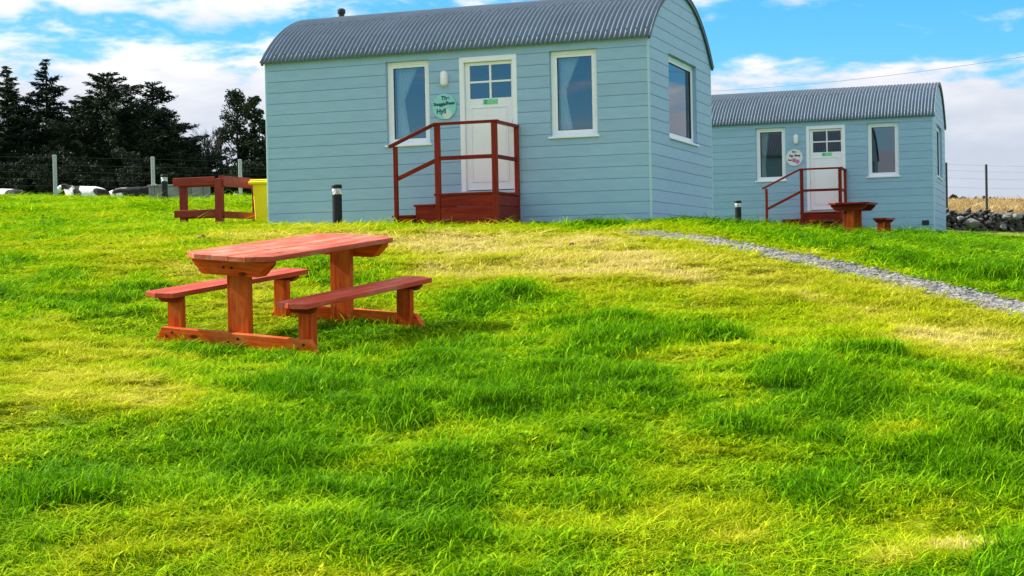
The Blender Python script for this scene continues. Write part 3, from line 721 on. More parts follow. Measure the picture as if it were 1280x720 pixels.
hut2 = copy_tree(hut); hut2.location = tuple(C2); hut2.rotation_euler = (0, 0, -A2)
tag(hut2, 'farther pale blue curved roof cabin with a white round sign, beside the dry stone wall', 'cabin', 'pale blue curved roof cabins')
# the farther cabin shows no flue; it has a small black vent low on its front wall
for c in kids(hut2):
    if c.name.startswith('roof'):
        for g in kids(c):
            if g.name.startswith('flue'): bpy.data.objects.remove(g)
mb = MB(); mb.box(-.29, -.13, -.03, -.001, .0, .11)
for k in range(3): mb.box(-.275, -.145, -.034, -.03, .02 + k * .03, .035 + k * .03)
o = mb.build('air_vent', M['flue'], hut2, bevel=.003)

FONT = None
def lettering(txt, size, xz, parent, m_, name='lettering', bold=.004):
    cu = bpy.data.curves.new(name, 'FONT'); cu.body = txt; cu.size = size; cu.align_x = 'CENTER'; cu.align_y = 'CENTER'; cu.offset = bold; cu.extrude = .0006; cu.space_line = 1.05
    tmp = bpy.data.objects.new(name, cu); COL.objects.link(tmp); bpy.context.view_layer.update()
    dg = bpy.context.evaluated_depsgraph_get(); me = bpy.data.meshes.new_from_object(tmp.evaluated_get(dg))
    COL.objects.unlink(tmp); bpy.data.objects.remove(tmp)
    o = bpy.data.objects.new(name, me); COL.objects.link(o); me.materials.clear(); me.materials.append(m_)
    o.parent = parent; o.location = (xz[0], -.0225, xz[1]); o.rotation_euler = (math.pi / 2, 0, 0); return o
def disc(r, yy, cx, cz, n=40):
    return [(cx + r * math.cos(2 * math.pi * k / n), cz + r * math.sin(2 * math.pi * k / n)) for k in range(n)]
mb = MB(); mb.prism(disc(.197, 0, -3.233, 1.735), 1, -.0215, -.0015); sg = mb.build('name_sign', M['mint'], hut, bevel=.003); sg['label'] = 'mint green round name sign with dark lettering'
lettering('The', .085, (-3.215, 1.86), sg, M['ink_teal']); lettering('Snuggle', .066, (-3.308, 1.772), sg, M['ink_teal']); lettering('Shees', .066, (-3.135, 1.782), sg, M['ink_teal']); lettering('Hyll', .10, (-3.285, 1.662), sg, M['ink_teal'])
mb = MB(); mb.prism(disc(.075, 0, -3.19, 1.615, 20), 1, -.0228, -.0216); mb.build('pale_print', mat('pale_mint_print', (.55, .70, .68), .5), sg)
mb = MB(); mb.prism(disc(.203, 0, -3.275, 1.722), 1, -.0215, -.0015); sg2 = mb.build('name_sign', M['sign_white'], hut2, bevel=.003); sg2['label'] = 'white round name sign with pink picture'
lettering('The', .075, (-3.275, 1.855), sg2, M['ink']); lettering('Pigs', .066, (-3.345, 1.765), sg2, M['ink']); lettering('Sleep', .066, (-3.200, 1.772), sg2, M['ink']); lettering('Hut', .055, (-3.385, 1.665), sg2, M['ink'])
mb = MB(); mb.prism([(-3.28 + .055 * math.cos(t) * (1 + .15 * math.sin(3 * t)), 1.655 + .052 * math.sin(t)) for t in np.linspace(0, 6.283, 17)[:-1]], 1, -.0232, -.0216)
mb.prism([(-3.20 + .052 * math.cos(t), 1.625 + .05 * math.sin(t) * (1 + .15 * math.sin(3 * t))) for t in np.linspace(0, 6.283, 17)[:-1]], 1, -.0240, -.0217); mb.build('pink_print', M['pink'], sg2)

# curtains behind the panes, each hanging on its own
def curtain(C, a, x0, wt, wm, label, face='front', tie=.45):
    root = empty('curtain', tuple(C), -a); vs = []; fs = []; nx, nz = 26, 18
    for j in range(nz + 1):
        t = j / nz; z = 2.40 - 1.12 * t
        k = wt + (wm - wt) * min(1, t / tie) if t < tie else wm + (wt * .62 - wm) * ((t - tie) / (1 - tie)) ** 1.3
        for i in range(nx + 1):
            s_ = i / nx; vs.append((x0 + k * s_, .20 + .018 * math.sin(s_ * 26 + t * 2), z))
    for j in range(nz):
        for i in range(nx): a_ = j * (nx + 1) + i; fs.append((a_, a_ + 1, a_ + nx + 2, a_ + nx + 1))
    mb = MB(); mb.add(vs, fs); mb.build('curtain_cloth', M['curtain'], root, smooth=True, fix=False)
    mb = MB(); mb.tube([(x0 - .06, .20, 2.42), (x0 + .75, .20, 2.42)], .012); mb.build('curtain_rail', M['white'], root)
    tag(root, label, 'curtain', 'white curtains behind the cabin windows')
curtain(C1, A1, -4.12, .36, .13, 'white curtain gathered aside behind the left window of the nearer cabin')
curtain(C1, A1, -1.44, .32, .10, 'white curtain gathered aside behind the right front window of the nearer cabin')
curtain(C2, A2, -4.12, .20, .10, 'pale curtain at the edge of the farther cabin left window', tie=.7)

# ------------------------------------------------------------------ entrance steps with handrail
def make_steps(C, a, u_end, z_end, label, zlow=-.30):
    root = empty('entrance_steps', tuple(C), -a)
    x1, x0, y0 = -2.03, -3.00, -1.02; top = .355; rail = 1.375; pw = .075
    # platform planks on top, skirting planks front and side
    n = 5
    for k in range(n):
        yy = y0 - .01 + (k) * (1.0 / n); MB().box(x0 - .02, x1 + .01, yy + .004, yy + 1.0 / n - .004, top - .032, top).build('deck_plank', M['deck'], root, bevel=.004)
    zs = [top - .036 - .165 * k for k in range(5)]
    for k in range(4):
        z1 = zs[k] - .003; z0 = max(zs[k + 1] + .003, zlow)
        if z1 - z0 < .03: continue
        MB().box(x0 + pw, x1 - pw, y0 + .012, y0 + .036, z0, z1).build('front_plank', M['deck'], root, bevel=.003)
        MB().box(x1 - .034, x1 - .010, y0 + pw, -.08, z0, z1).build('side_plank', M['deck'], root, bevel=.003)
    # posts
    for px_, py_, t in ((x0, y0, rail), (x1 - pw, y0, rail)): MB().box(px_, px_ + pw, y0 - .004, y0 + pw, zlow, t - .02).build('post', M['deck_up'], root, bevel=.005)
    MB().box(x1 - pw + .01, x1 - .005, -.075, -.006, zlow, rail - .02).build('post', M['deck_up'], root, bevel=.005)
    xe = u_end
    MB().box(xe, xe + .058, y0, y0 + .058, zlow, z_end - .02).build('post', M['deck_up'], root, bevel=.005)
    # rails
    rl = MB(); rl.bar((x0 - .01, y0 + .03, rail), (x1 + .03, y0 + .03, rail), .085, .040); rl.build('top_rail', M['deck'], root, bevel=.005)
    rl = MB(); rl.bar((x1 - .035, y0 + .075, rail - .001), (x1 - .035, -.012, rail - .001), .085, .040); rl.build('top_rail', M['deck'], root, bevel=.005)
    rl = MB(); rl.bar((xe - .07, y0 + .03, z_end - .02), (x0 - .012, y0 + .03, rail - .005), .085, .040); rl.build('top_rail', M['deck'], root, bevel=.005)
    mid = .87 if a == A1 else .87
    rl = MB(); rl.bar((x0 + pw, y0 + .03, mid), (x1 - pw, y0 + .03, mid), .036, .058); rl.build('mid_rail', M['deck'], root, bevel=.004)
    rl = MB(); rl.bar((x1 - .040, y0 + pw, mid), (x1 - .040, -.076, mid), .036, .058); rl.build('mid_rail', M['deck'], root, bevel=.004)
    rl = MB(); rl.bar((xe + .058, y0 + .03, z_end - .50), (x0, y0 + .03, mid - .03), .036, .058); rl.build('mid_rail', M['deck'], root, bevel=.004)
    # two lower steps going left
    w2 = (abs(xe) - 3.0) / 2 + .02
    for k in range(2):
        xa = x0 - .04 - (k + 1) * w2 + .03; xb = x0 - .024 - k * w2 * .98; zt = top - .15 * (k + 1)
        MB().box(xa, xb + .0, y0 + .02, -.10, zt - .032, zt).build('tread', M['deck'], root, bevel=.004)
        MB().box(xa + .04, x0 - .006 if k == 0 else xb + .0, y0 + .034 + .004 * k, y0 + .060, zlow, zt - .034).build('step_cheek', M['deck'], root, bevel=.003)
        MB().box(xa + .018, xa + .038, y0 + .06, -.12, zlow, zt - .034).build('riser', M['deck'], root)
    tag(root, label, 'steps', 'mahogany stained entrance steps with handrails')
    return root
make_steps(C1, A1, -3.665, 1.095, 'dark red wooden entrance steps with handrail at the nearer cabin door')
make_steps(C2, A2, -3.83, .965, 'dark red wooden entrance steps and handrail at the farther cabin, partly behind its picnic table')

# ------------------------------------------------------------------ picnic tables
def make_table():
    root = empty('picnic_table')
    TL0, TL1 = -.22, 1.86; ch = .13; X0, X1 = .405, 1.265; ht = .785
    n = 5; w = (X1 - X0) / n
    for k in range(n):
        a, b = X0 + k * w + .0015, X0 + (k + 1) * w - .0015
        if k == 0: poly = [(a, TL0 + ch), (b, TL0 + .004), (b, TL1 - .004), (a, TL1 - ch)]
        elif k == n - 1: poly = [(a, TL0 + .004), (b, TL0 + ch), (b, TL1 - ch), (a, TL1 - .004)]
        else: poly = [(a, TL0), (b, TL0), (b, TL1), (a, TL1)]
        MB().prism(poly, 2, ht - .042 + random.uniform(-.001, .001), ht + random.uniform(-.0015, .0015)).build('plank', M['pine_top'], root, bevel=.0035)
    for yb, s_ in ((0., -1), (1.64, 1)):
        yo0, yo1 = (yb - .035, yb + .030)
        # foot beam with sloped ends, outside the post
        MB().prism([(-.005, -.05), (0, .02), (.07, .125), (1.56, .125), (1.635, .02), (1.64, -.05)], 1, yo0, yo1).build('foot_beam', M['pine'], root, bevel=.004)
        yi0, yi1 = (yo1 + .002, yo1 + .072) if s_ < 0 else (yo0 - .072, yo0 - .002)
        MB().box(.710, .920, yi0, yi1, -.08, ht - .045).build('table_post', M['pine_up'], root, bevel=.004)
        MB().prism([(X0 + .05, ht - .045), (X0 + .05, ht - .075), (X0 + .15, ht - .175), (X1 - .15, ht - .175), (X1 - .05, ht - .075), (X1 - .05, ht - .045)], 1, yo0 - (.06 if s_ < 0 else 0), yo1 + (.06 if s_ > 0 else 0)).build('apron', M['pine'], root, bevel=.004)
        for bx in (.150, 1.485):
            MB().box(bx - .070, bx + .070, yi0, yi1, -.06, .355).build('bench_leg', M['pine_up'], root, bevel=.004)
            MB().prism([(bx - .125, .392), (bx - .125, .375), (bx - .085, .338), (bx + .085, .338), (bx + .125, .375), (bx + .125, .392)], 1, yo0, yo1).build('bench_bracket', M['deck'], root, bevel=.003)
    for yb, s_ in ((0., -1), (1.64, 1)):
        yf = yb - .035 if s_ < 0 else yb + .030
        for bx, bz in ((.12, .05), (.18, .085), (.765, .05), (.865, .085), (1.455, .05), (1.515, .085), (.78, ht - .11), (.86, ht - .11)):
            ya = yf - (.06 if bz > .5 and s_ < 0 else 0) + (.06 if bz > .5 and s_ > 0 else 0)
            MB().tube([(bx, ya + .004 * -s_, bz), (bx, ya + .007 * s_, bz)], .011, 8).build('bolt', M['black'], root)
    for b0 in (.005, 1.345):
        for k in range(2):
            a, b = b0 + k * .146, b0 + k * .146 + .143
            poly = [(a, TL0 + .07), (b, TL0 + .02), (b, TL1 - .02), (a, TL1 - .07)] if k == 0 else [(a, TL0 + .02), (b, TL0 + .07), (b, TL1 - .07), (a, TL1 - .02)]
            MB().prism(poly, 2, .394, .436).build('bench_plank', M['pine_seat'], root, bevel=.0035)
    return root
tb = make_table()
mm = Matrix.Identity(4)
for i in range(3): mm[i][0] = TE1[i]; mm[i][1] = TE2[i]; mm[i][2] = TE3[i]; mm[i][3] = TBL[i]
tb.matrix_world = mm; tb.location = mm.to_translation(); tb.rotation_euler = mm.to_euler()
tag(tb, 'large orange stained picnic table with attached benches in the foreground grass', 'picnic table', 'stained wooden picnic tables')
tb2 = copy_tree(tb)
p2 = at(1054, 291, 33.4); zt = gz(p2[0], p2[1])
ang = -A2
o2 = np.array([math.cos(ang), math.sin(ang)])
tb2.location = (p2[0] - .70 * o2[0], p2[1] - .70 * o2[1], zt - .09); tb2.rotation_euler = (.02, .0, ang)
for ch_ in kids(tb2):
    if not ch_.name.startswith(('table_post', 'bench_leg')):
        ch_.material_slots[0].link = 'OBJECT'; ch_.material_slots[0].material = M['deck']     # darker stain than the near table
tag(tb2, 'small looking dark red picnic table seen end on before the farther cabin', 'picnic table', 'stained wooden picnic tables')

# ------------------------------------------------------------------ bollard lamps
def bollard():
    root = empty('bollard_lamp')
    b = MB(); b.lathe([(.074, -.25), (.074, .47), (.070, .478)], 24); b.build('body', M['black'], root, smooth=False)
    b = MB(); b.lathe([(.069, .476), (.012, .545), (.008, .548)], 24); b.build('reflector_cone', M['steel'], root)
    b = MB(); b.lathe([(.073, .478), (.073, .566)], 24); b.build('lens', M['lens'], root, smooth=True)
    b = MB(); b.lathe([(.074, .566), (.079, .572), (.079, .612), (.068, .624), (.02, .628)], 24); b.build('cap', M['black'], root)
    return root
g = bpy.data.materials.new('clear_lens'); g.use_nodes = True; g.node_tree.nodes.clear(); q = NT(g.node_tree)
q.n('ShaderNodeOutputMaterial', {'Surface': q.n('ShaderNodeMixShader', {0: .45, 1: q.n('ShaderNodeBsdfTransparent', {'Color': (.9, .94, .96, 1)}).outputs[0], 2: q.n('ShaderNodeBsdfPrincipled', {'Base Color': (.8, .84, .86, 1), 'Roughness': .2}).outputs[0]}).outputs[0]}); M['lens'] = g
bl = bollard()
for i, (x, y, Y, lb) in enumerate(((422, 281, 23.35, 'black bollard lamp standing against the front of the nearer cabin'), (206, 253, 35.0, 'black bollard lamp by the red brown railing on the left'), (923, 281, 35.6, 'black bollard lamp left of the farther cabin steps'))):
    p = at(x, y, Y); o = bl if i == 0 else copy_tree(bl)
    o.location = (p[0], p[1], gz(p[0], p[1]) + (.0 if i else .01)); tag(o, lb, 'bollard lamp', 'black bollard lamps')

# ------------------------------------------------------------------ bin enclosure railing and yellow bin, left of the cabin
def railing():
    pc = at(275, 281, 25.0); zc = gz(pc[0], pc[1]); root = empty('bin_railing', (pc[0], pc[1], zc), -A1)
    H = .80; th = .055
    # side a runs left along the cabin front, side b runs back
    def post(x0, x1, y0, y1): MB().box(x0, x1, y0, y1, -.2, H - .03).build('post', M['rail_red_up'], root, bevel=.006)
    post(-.06, .055, -.05, .065); post(-.74, -.63, -.012, .085); post(-.06, .05, 1.16, 1.27); post(-.06, .05, 2.30, 2.40)
    MB().box(-.83, -.062, -.050, -.014, H - .13, H).build('top_rail', M['rail_red'], root, bevel=.006)
    MB().box(-.83, -.062, .0858, .125, H - .15, H - .03).build('back_rail', M['rail_red'], root, bevel=.006)
    MB().box(-.82, -.062, -.050, -.014, .155, .275).build('low_rail', M['rail_red'], root, bevel=.006)
    MB().box(-.80, -.062, .0858, .12, .14, .24).build('back_rail', M['rail_red'], root, bevel=.006)
    MB().box(-.055, .05, .07, 2.42, H - .029, H + .016).build('cap_rail', M['rail_red'], root, bevel=.006)
    MB().box(.0505, .085, .0, 2.40, H - .16, H - .02).build('top_rail', M['rail_red'], root, bevel=.006)
    MB().box(.0505, .085, .0, 2.40, .13, .24).build('low_rail', M['rail_red'], root, bevel=.006)
    tag(root, 'low red brown wooden corner railing beside the yellow bin', 'railing')
railing()
def bin_():
    pc = at(333, 283, 25.7); zc = gz(pc[0], pc[1]); root = empty('storage_bin', (pc[0] + .11, pc[1], zc), -A1)
    b = MB(); x0, x1, y0, y1 = -.235, .22, -.26, .26; k = .035
    b.add([(x0+k, y0+k, -.05), (x1-k, y0+k, -.05), (x1-k, y1-k, -.05), (x0+k, y1-k, -.05), (x0, y0, .70), (x1, y0, .70), (x1, y1, .70), (x0, y1, .70)], [(0,3,2,1),(4,5,6,7),(0,1,5,4),(1,2,6,5),(2,3,7,6),(3,0,4,7)])
    b.build('body', M['yellow'], root, bevel=.018)
    b = MB(); b.box(x0 - .045, x1 + .045, y0 - .045, y1 + .045, .665, .715); b.box(x0 - .03, x1 + .03, y0 - .03, y1 + .03, .7152, .745); b.build('lid', M['yellow'], root, bevel=.012)
    b = MB(); b.tube([(-.02, -.05, .745), (-.02, -.05, .79), (.14, -.05, .79), (.14, -.05, .745)], .022, 8); b.build('lid_handle', M['brown'], root)
    tag(root, 'bright yellow plastic bin with a rimmed lid at the left end of the cabin', 'bin')
bin_()

# ------------------------------------------------------------------ small brown lumps and stones lying in the grass
def rock(sx, sy, sz, seed, mat_, name, n=16, parent=None):
    r = random.Random(seed); bm = bmesh.new()
    for _ in range(n):
        v = Vector((r.gauss(0, 1), r.gauss(0, 1), r.gauss(0, 1))).normalized() * r.uniform(.88, 1.05); bm.verts.new((v.x * sx, v.y * sy, v.z * sz))
    res = bmesh.ops.convex_hull(bm, input=bm.verts)
    bmesh.ops.delete(bm, geom=[v for v in bm.verts if not v.link_faces], context='VERTS')
    bmesh.ops.bevel(bm, geom=list(bm.edges), offset=min(sx, sy, sz) * .12, segments=1, affect='EDGES')
    bmesh.ops.recalc_face_normals(bm, faces=bm.faces)
    me = bpy.data.meshes.new(name); bm.to_mesh(me); bm.free(); me.materials.append(mat_)
    o = bpy.data.objects.new(name, me); COL.objects.link(o); o.parent = parent; return o
for i, (x, y, Y, s_, mt, lb, ct) in enumerate((
        (252.5, 296, 21.0, .075, M['brown'], 'brown clod sticking up in the grass behind the picnic table', 'clod'),
        (263, 298, 20.8, .055, M['brown'], 'smaller dark clod lying right of the brown clod behind the table', 'clod'),
        (539, 283.5, 21.6, .05, M['stone_pale'], 'pale stone at the foot of the nearer cabin steps', 'stone'),
        (593, 284, 21.4, .035, M['stone_pale'], 'small pale stone before the front planks of the nearer steps', 'stone'),
        (508, 284, 22.0, .03, M['stone_pale'], 'small pale stone at the lowest step of the nearer cabin', 'stone'),
        (716, 312, 19.0, .05, M['earth'], 'dark clod in the yellow turf below the path end', 'clod'),
        (750, 313.5, 18.9, .04, M['earth'], 'dark clod in the yellow turf right of the other', 'clod'))):
    p = at(x, y, Y); o = rock(s_ * 1.2, s_, s_ * .8, 40 + i, mt, 'stone' if ct == 'stone' else 'clod')
    o.location = (p[0], p[1], gz(p[0], p[1]) + s_ * .45); tag(o, lb, ct)

# ------------------------------------------------------------------ dry stone wall
def stone_wall():
    a = at(1130, 291, 42.3); b = at(1345, 293, 42.3); root = empty('stone_wall', (a[0], a[1], 0)); r = random.Random(8)
    Lw = b[0] - a[0]; xs = np.arange(0, Lw, .1); g0 = ground(a[0] + xs, np.full(len(xs), 42.3))[0]
    G = lambda x: float(np.interp(x, xs, g0))
    MB().add([(x, y, z) for x in xs[::5] for y, z in ((.25, G(x) - .3), (.25, G(x) + .50), (1.6, G(x) + .50), (1.6, G(x) - .3))], [(i*4+k, i*4+k+1, i*4+k+5, i*4+k+4) for i in range(len(xs[::5]) - 1) for k in range(3)]).build('earth_core', M['earth'], root)
    kinds = [rock(1, 1, 1, 500 + k, M['stone'], 'stone', 18, root) for k in range(9)]; used = set()
    k = 0
    for c, (zz, hh) in enumerate(((.05, .14), (.16, .14), (.27, .13), (.38, .13), (.48, .11), (.55, .10))):
        x = r.uniform(-.1, .1)
        while x < Lw:
            w = r.uniform(.11, .28)
            if c == 5 and r.random() < .4: x += w; continue
            kk = r.randrange(9); src = kinds[kk]
            o = src if kk not in used else src.copy()
            if kk in used: COL.objects.link(o); o.parent = root
            used.add(kk); s_ = r.uniform(.8, 1.25)
            o.scale = (w * .56, .17, hh * .62 * s_); o.location = (x + w / 2, r.uniform(.0, .16) + .04 * c, G(x) + zz + r.uniform(-.03, .03)); o.rotation_euler = (r.uniform(-.4, .4), r.uniform(-.35, .35), r.uniform(-.3, .3))
            x += w * r.uniform(.86, 1.02)
    o = rock(.24, .18, .17, 77, M['stone_pale'], 'stone', 22, root); xx = at(1219, 281, 42)[0] - a[0]; o.location = (xx, -.08, G(xx) + .22); o['label'] = 'large pale boulder in the wall'
    for x_, s_ in ((1275, .13), (1262, .10), (1258, .10), (1205, .10)):
        o = rock(s_ * 1.3, .15, s_, int(x_), M['stone_pale'], 'stone', 18, root); xx = at(x_, 281, 42)[0] - a[0]; o.location = (xx, -.04, G(xx) + (.42 if x_ > 1260 else .15 if x_ == 1258 else .33)); o['label'] = 'paler stone in the wall'
    tag(root, 'low dry stone wall of dark rounded boulders at the right edge', 'stone wall')
stone_wall()

# ------------------------------------------------------------------ fences
def fence(name, label, posts, pm, size, hgt, wires, wr, sag=.0):
    base = posts[0]; root = empty(name, (base[0], base[1], gz(base[0], base[1]))); o0 = np.array(root.location)
    tops = []
    for i, (x, y) in enumerate(posts):
        z = gz(x, y) - o0[2]; h = hgt if not isinstance(hgt, list) else hgt[i]
        MB().box(x - o0[0] - size/2, x - o0[0] + size/2, y - o0[1] - size/2, y - o0[1] + size/2, z - .3, z + h).build('post', pm, root, bevel=size * .12); tops.append((x - o0[0], y - o0[1], z, h))
    for w in wires:
        mb = MB(); pts = []
        for (x, y, z, h), (x2, y2, z2, h2) in zip(tops[:-1], tops[1:]):
            for t in np.linspace(0, 1, 5)[: 5 if (x2, y2, z2, h2) == tops[-1] else 4]:
                pts.append((x + (x2 - x) * t, y + (y2 - y) * t - size / 2 - wr, z + (z2 - z) * t + w * (h + (h2 - h) * t)))
        mb.tube(pts, wr, 4); mb.build('wire', M['wire'], root)
    tag(root, label, 'fence')
    return root
fence('wire_fence', 'tall wire fence with pale grey posts before the dark trees', [tuple(at(x, 247, Y)[:2]) for x, Y in ((-185, 56), (-56, 56), (69.5, 56), (192, 56), (301, 56.5), (420, 57), (540, 57.5))], M['post_grey'], .12, [1.56, 1.56, 1.56, 1.56, 1.40, 1.5, 1.5], [.12, .28, .44, .60, .76, .94], .002)
fence('wire_fence', 'thin wire fence with dark slim posts rising behind the stone wall', [tuple(at(x, 262, Y)[:2]) for x, Y in ((1080, 45), (1131, 45), (1183.5, 45), (1233.5, 45.0), (1284, 45), (1336, 45))], M['post_dark'], .062, [1.55, 1.55, 1.58, 1.55, 1.55, 1.55], [.35, .55, .72, .86, .97], .002)

# grey low wall behind the railing
p0 = at(186, 250, 50); p1 = at(262, 247, 50); r_ = empty('block_wall', (p0[0], p0[1], gz(p0[0], p0[1])))
nb = 5; wl = (p1[0] - p0[0]) / nb
for row in range(2):
    for k in range(nb + row):
        a = max(0, (k - .5 * row) * wl); b = min(nb * wl, (k + 1 - .5 * row) * wl)
        MB().box(a + .006, b - .006, row * .006, .2, -.15 + row * .31, .150 + row * .31).build('block', M['grey_wall'], r_, bevel=.008)
MB().box(-.02, nb * wl + .02, -.03, .23, .462, .52).build('coping', M['grey_wall'], r_, bevel=.01)
tag(r_, 'low grey block wall on the grass behind the railing', 'wall')

# overhead cable
c0 = np.array(at(820, 116, 70)); c1_ = np.array(at(1420, 47, 46)); pts = []
for t in np.linspace(0, 1, 24): q_ = c0 + (c1_ - c0) * t; pts.append((q_[0], q_[1], q_[2] - .35 * 4 * t * (1 - t)))
mb = MB(); mb.tube(pts, .0075, 6); o = mb.build('overhead_cable', M['cable']); tag(o, 'thin dark overhead cable crossing the sky at upper right', 'cable')

# ------------------------------------------------------------------ cows lying beyond the crest
def cow_mat(name, thr, seed):
    g = bpy.data.materials.new(name); g.use_nodes = True; nt = g.node_tree; nt.nodes.clear(); q = NT(nt)
    c = q.n('ShaderNodeTexCoord').outputs['Object']
    mp = q.n('ShaderNodeMapping', {'Vector': c, 'Location': (seed, seed * 1.7, 0)}).outputs[0]
    f = q.maprange(q.noise(mp, 1.35, 1, .4), thr - .015, thr + .015)
    col = q.mix(f, (.014, .013, .014), (.78, .76, .72))
    p = q.n('ShaderNodeBsdfPrincipled', {'Base Color': col, 'Roughness': .8, 'Specular IOR Level': .2}); q.n('ShaderNodeOutputMaterial', {'Surface': p.outputs[0]}); return g
def cow(loc, rz, mt, label, white_face, up=True):
    root = empty('cow', loc, rz)
    V = [(0, 0, .42), (-.45, 0, .45), (-.9, 0, .44), (-1.12, 0, .42),       # spine back to the rump
         (.42, 0, .50), (.66, 0, .66), (.86, 0, .86),                        # shoulder, neck, poll
         (1.02, 0, .80), (1.22, 0, .66), (1.30, 0, .60),                     # forehead, muzzle
         (.45, .26, .22), (.80, .28, .10), (.52, .30, .07),                  # folded fore leg
         (.45, -.26, .22), (.80, -.28, .10), (.52, -.30, .07),
         (-.85, .30, .26), (-.42, .42, .14), (-.82, .44, .07), (-.55, .46, .05),
         (-.85, -.30, .26), (-.42, -.42, .14), (-.82, -.44, .07), (-.55, -.46, .05)]
    E_ = [(0,1),(1,2),(2,3),(0,4),(4,5),(5,6),(6,7),(7,8),(8,9),(4,10),(10,11),(11,12),(4,13),(13,14),(14,15),(2,16),(16,17),(17,18),(18,19),(2,20),(20,21),(21,22),(22,23)]
    Rr = [.40,.41,.36,.22,.34,.22,.16,.15,.11,.085,.15,.09,.06,.15,.09,.06,.20,.13,.08,.06,.20,.13,.08,.06]
    me = bpy.data.meshes.new('body'); me.from_pydata(V, E_, []); o = bpy.data.objects.new('body', me); COL.objects.link(o)
    sk = o.modifiers.new('skin', 'SKIN'); 
    for i, r in enumerate(Rr): me.skin_vertices[0].data[i].radius = (r, r)
    me.skin_vertices[0].data[0].use_root = True
    o.modifiers.new('sub', 'SUBSURF').levels = 2
    bpy.context.view_layer.update(); dg = bpy.context.evaluated_depsgraph_get(); m2 = bpy.data.meshes.new_from_object(o.evaluated_get(dg))
    COL.objects.unlink(o); bpy.data.objects.remove(o)
    m2.materials.clear(); m2.materials.append(mt); m2.materials.append(M['cow_white']); m2.materials.append(M['cow_black'])
    for p in m2.polygons:
        p.use_smooth = True
        if p.center.x > .95 and p.center.z > .45: p.material_index = 1 if white_face else 2
    o = bpy.data.objects.new('body', m2); COL.objects.link(o); o.parent = root
    for s_ in (1, -1):
        mb = MB(); mb.add([(.88, .10 * s_, .93), (.92, .30 * s_, .93), (.86, .33 * s_, .88), (.85, .14 * s_, .84), (.83, .12 * s_, .92)], [(0, 1, 2), (0, 2, 3), (0, 4, 1), (4, 2, 1), (4, 3, 2)]); mb.build('ear', M['cow_black'], root)
    mb = MB(); mb.tube([(-1.26, 0, .55), (-1.36, .04, .40), (-1.36, .10, .16)], [.04, .03, .05], 6); mb.build('tail', M['cow_black'], root)
    tag(root, label, 'cow', 'cows lying beyond the fence')
M['cow_white'] = mat('white_hide', (.76, .74, .70), .85); M['cow_black'] = mat('black_hide', (.014, .013, .014), .8)
for x, Y, rz, thr, sd_, wf, lb in ((106, 61, math.pi - .25, .43, 2.2, True, 'white faced cow lying behind the left fence with mostly white flank'), (165, 62, .15, .58, 5.0, False, 'mostly black cow with two white patches lying right of the white faced cow'), (8, 63, math.pi - .4, .56, 9.4, True, 'black cow at the far left edge lying beyond the fence')):
    p = at(x, 240, Y); g_ = gz(p[0], p[1]); want = at(x, 236 if wf else 240, Y)[2]        # head or back just clears the crest
    cow((p[0], p[1], g_ - .30), rz, cow_mat('cow_hide', thr, sd_), lb, wf)

# ------------------------------------------------------------------ trees
def crown_mesh(parts, name, material, parent):
    V = np.concatenate([p for p in parts]); n = len(V) // 4
    me = bpy.data.meshes.new(name); me.vertices.add(len(V)); me.vertices.foreach_set('co', V.ravel())
    me.loops.add(len(V)); me.loops.foreach_set('vertex_index', np.arange(len(V))); me.polygons.add(n); me.polygons.foreach_set('loop_start', np.arange(0, len(V), 4)); me.update()
    me.materials.append(material); o = bpy.data.objects.new(name, me); COL.objects.link(o); o.parent = parent; return o
def sprays(cen, dirs, ln, wd, g):
    """elongated leaf-like quads at cen pointing along dirs"""
    n = len(cen); d = dirs / (np.linalg.norm(dirs, axis=1, keepdims=True) + 1e-9); r = g.normal(size=(n, 3)); s_ = np.cross(d, r); s_ /= np.linalg.norm(s_, axis=1, keepdims=True) + 1e-9
    L = (ln * g.uniform(.6, 1.3, n))[:, None]; Wd = (wd * g.uniform(.6, 1.3, n))[:, None]
    return np.stack([cen - d * L * .5, cen + s_ * Wd * .5, cen + d * L * .5, cen - s_ * Wd * .5], 1).reshape(-1, 3)
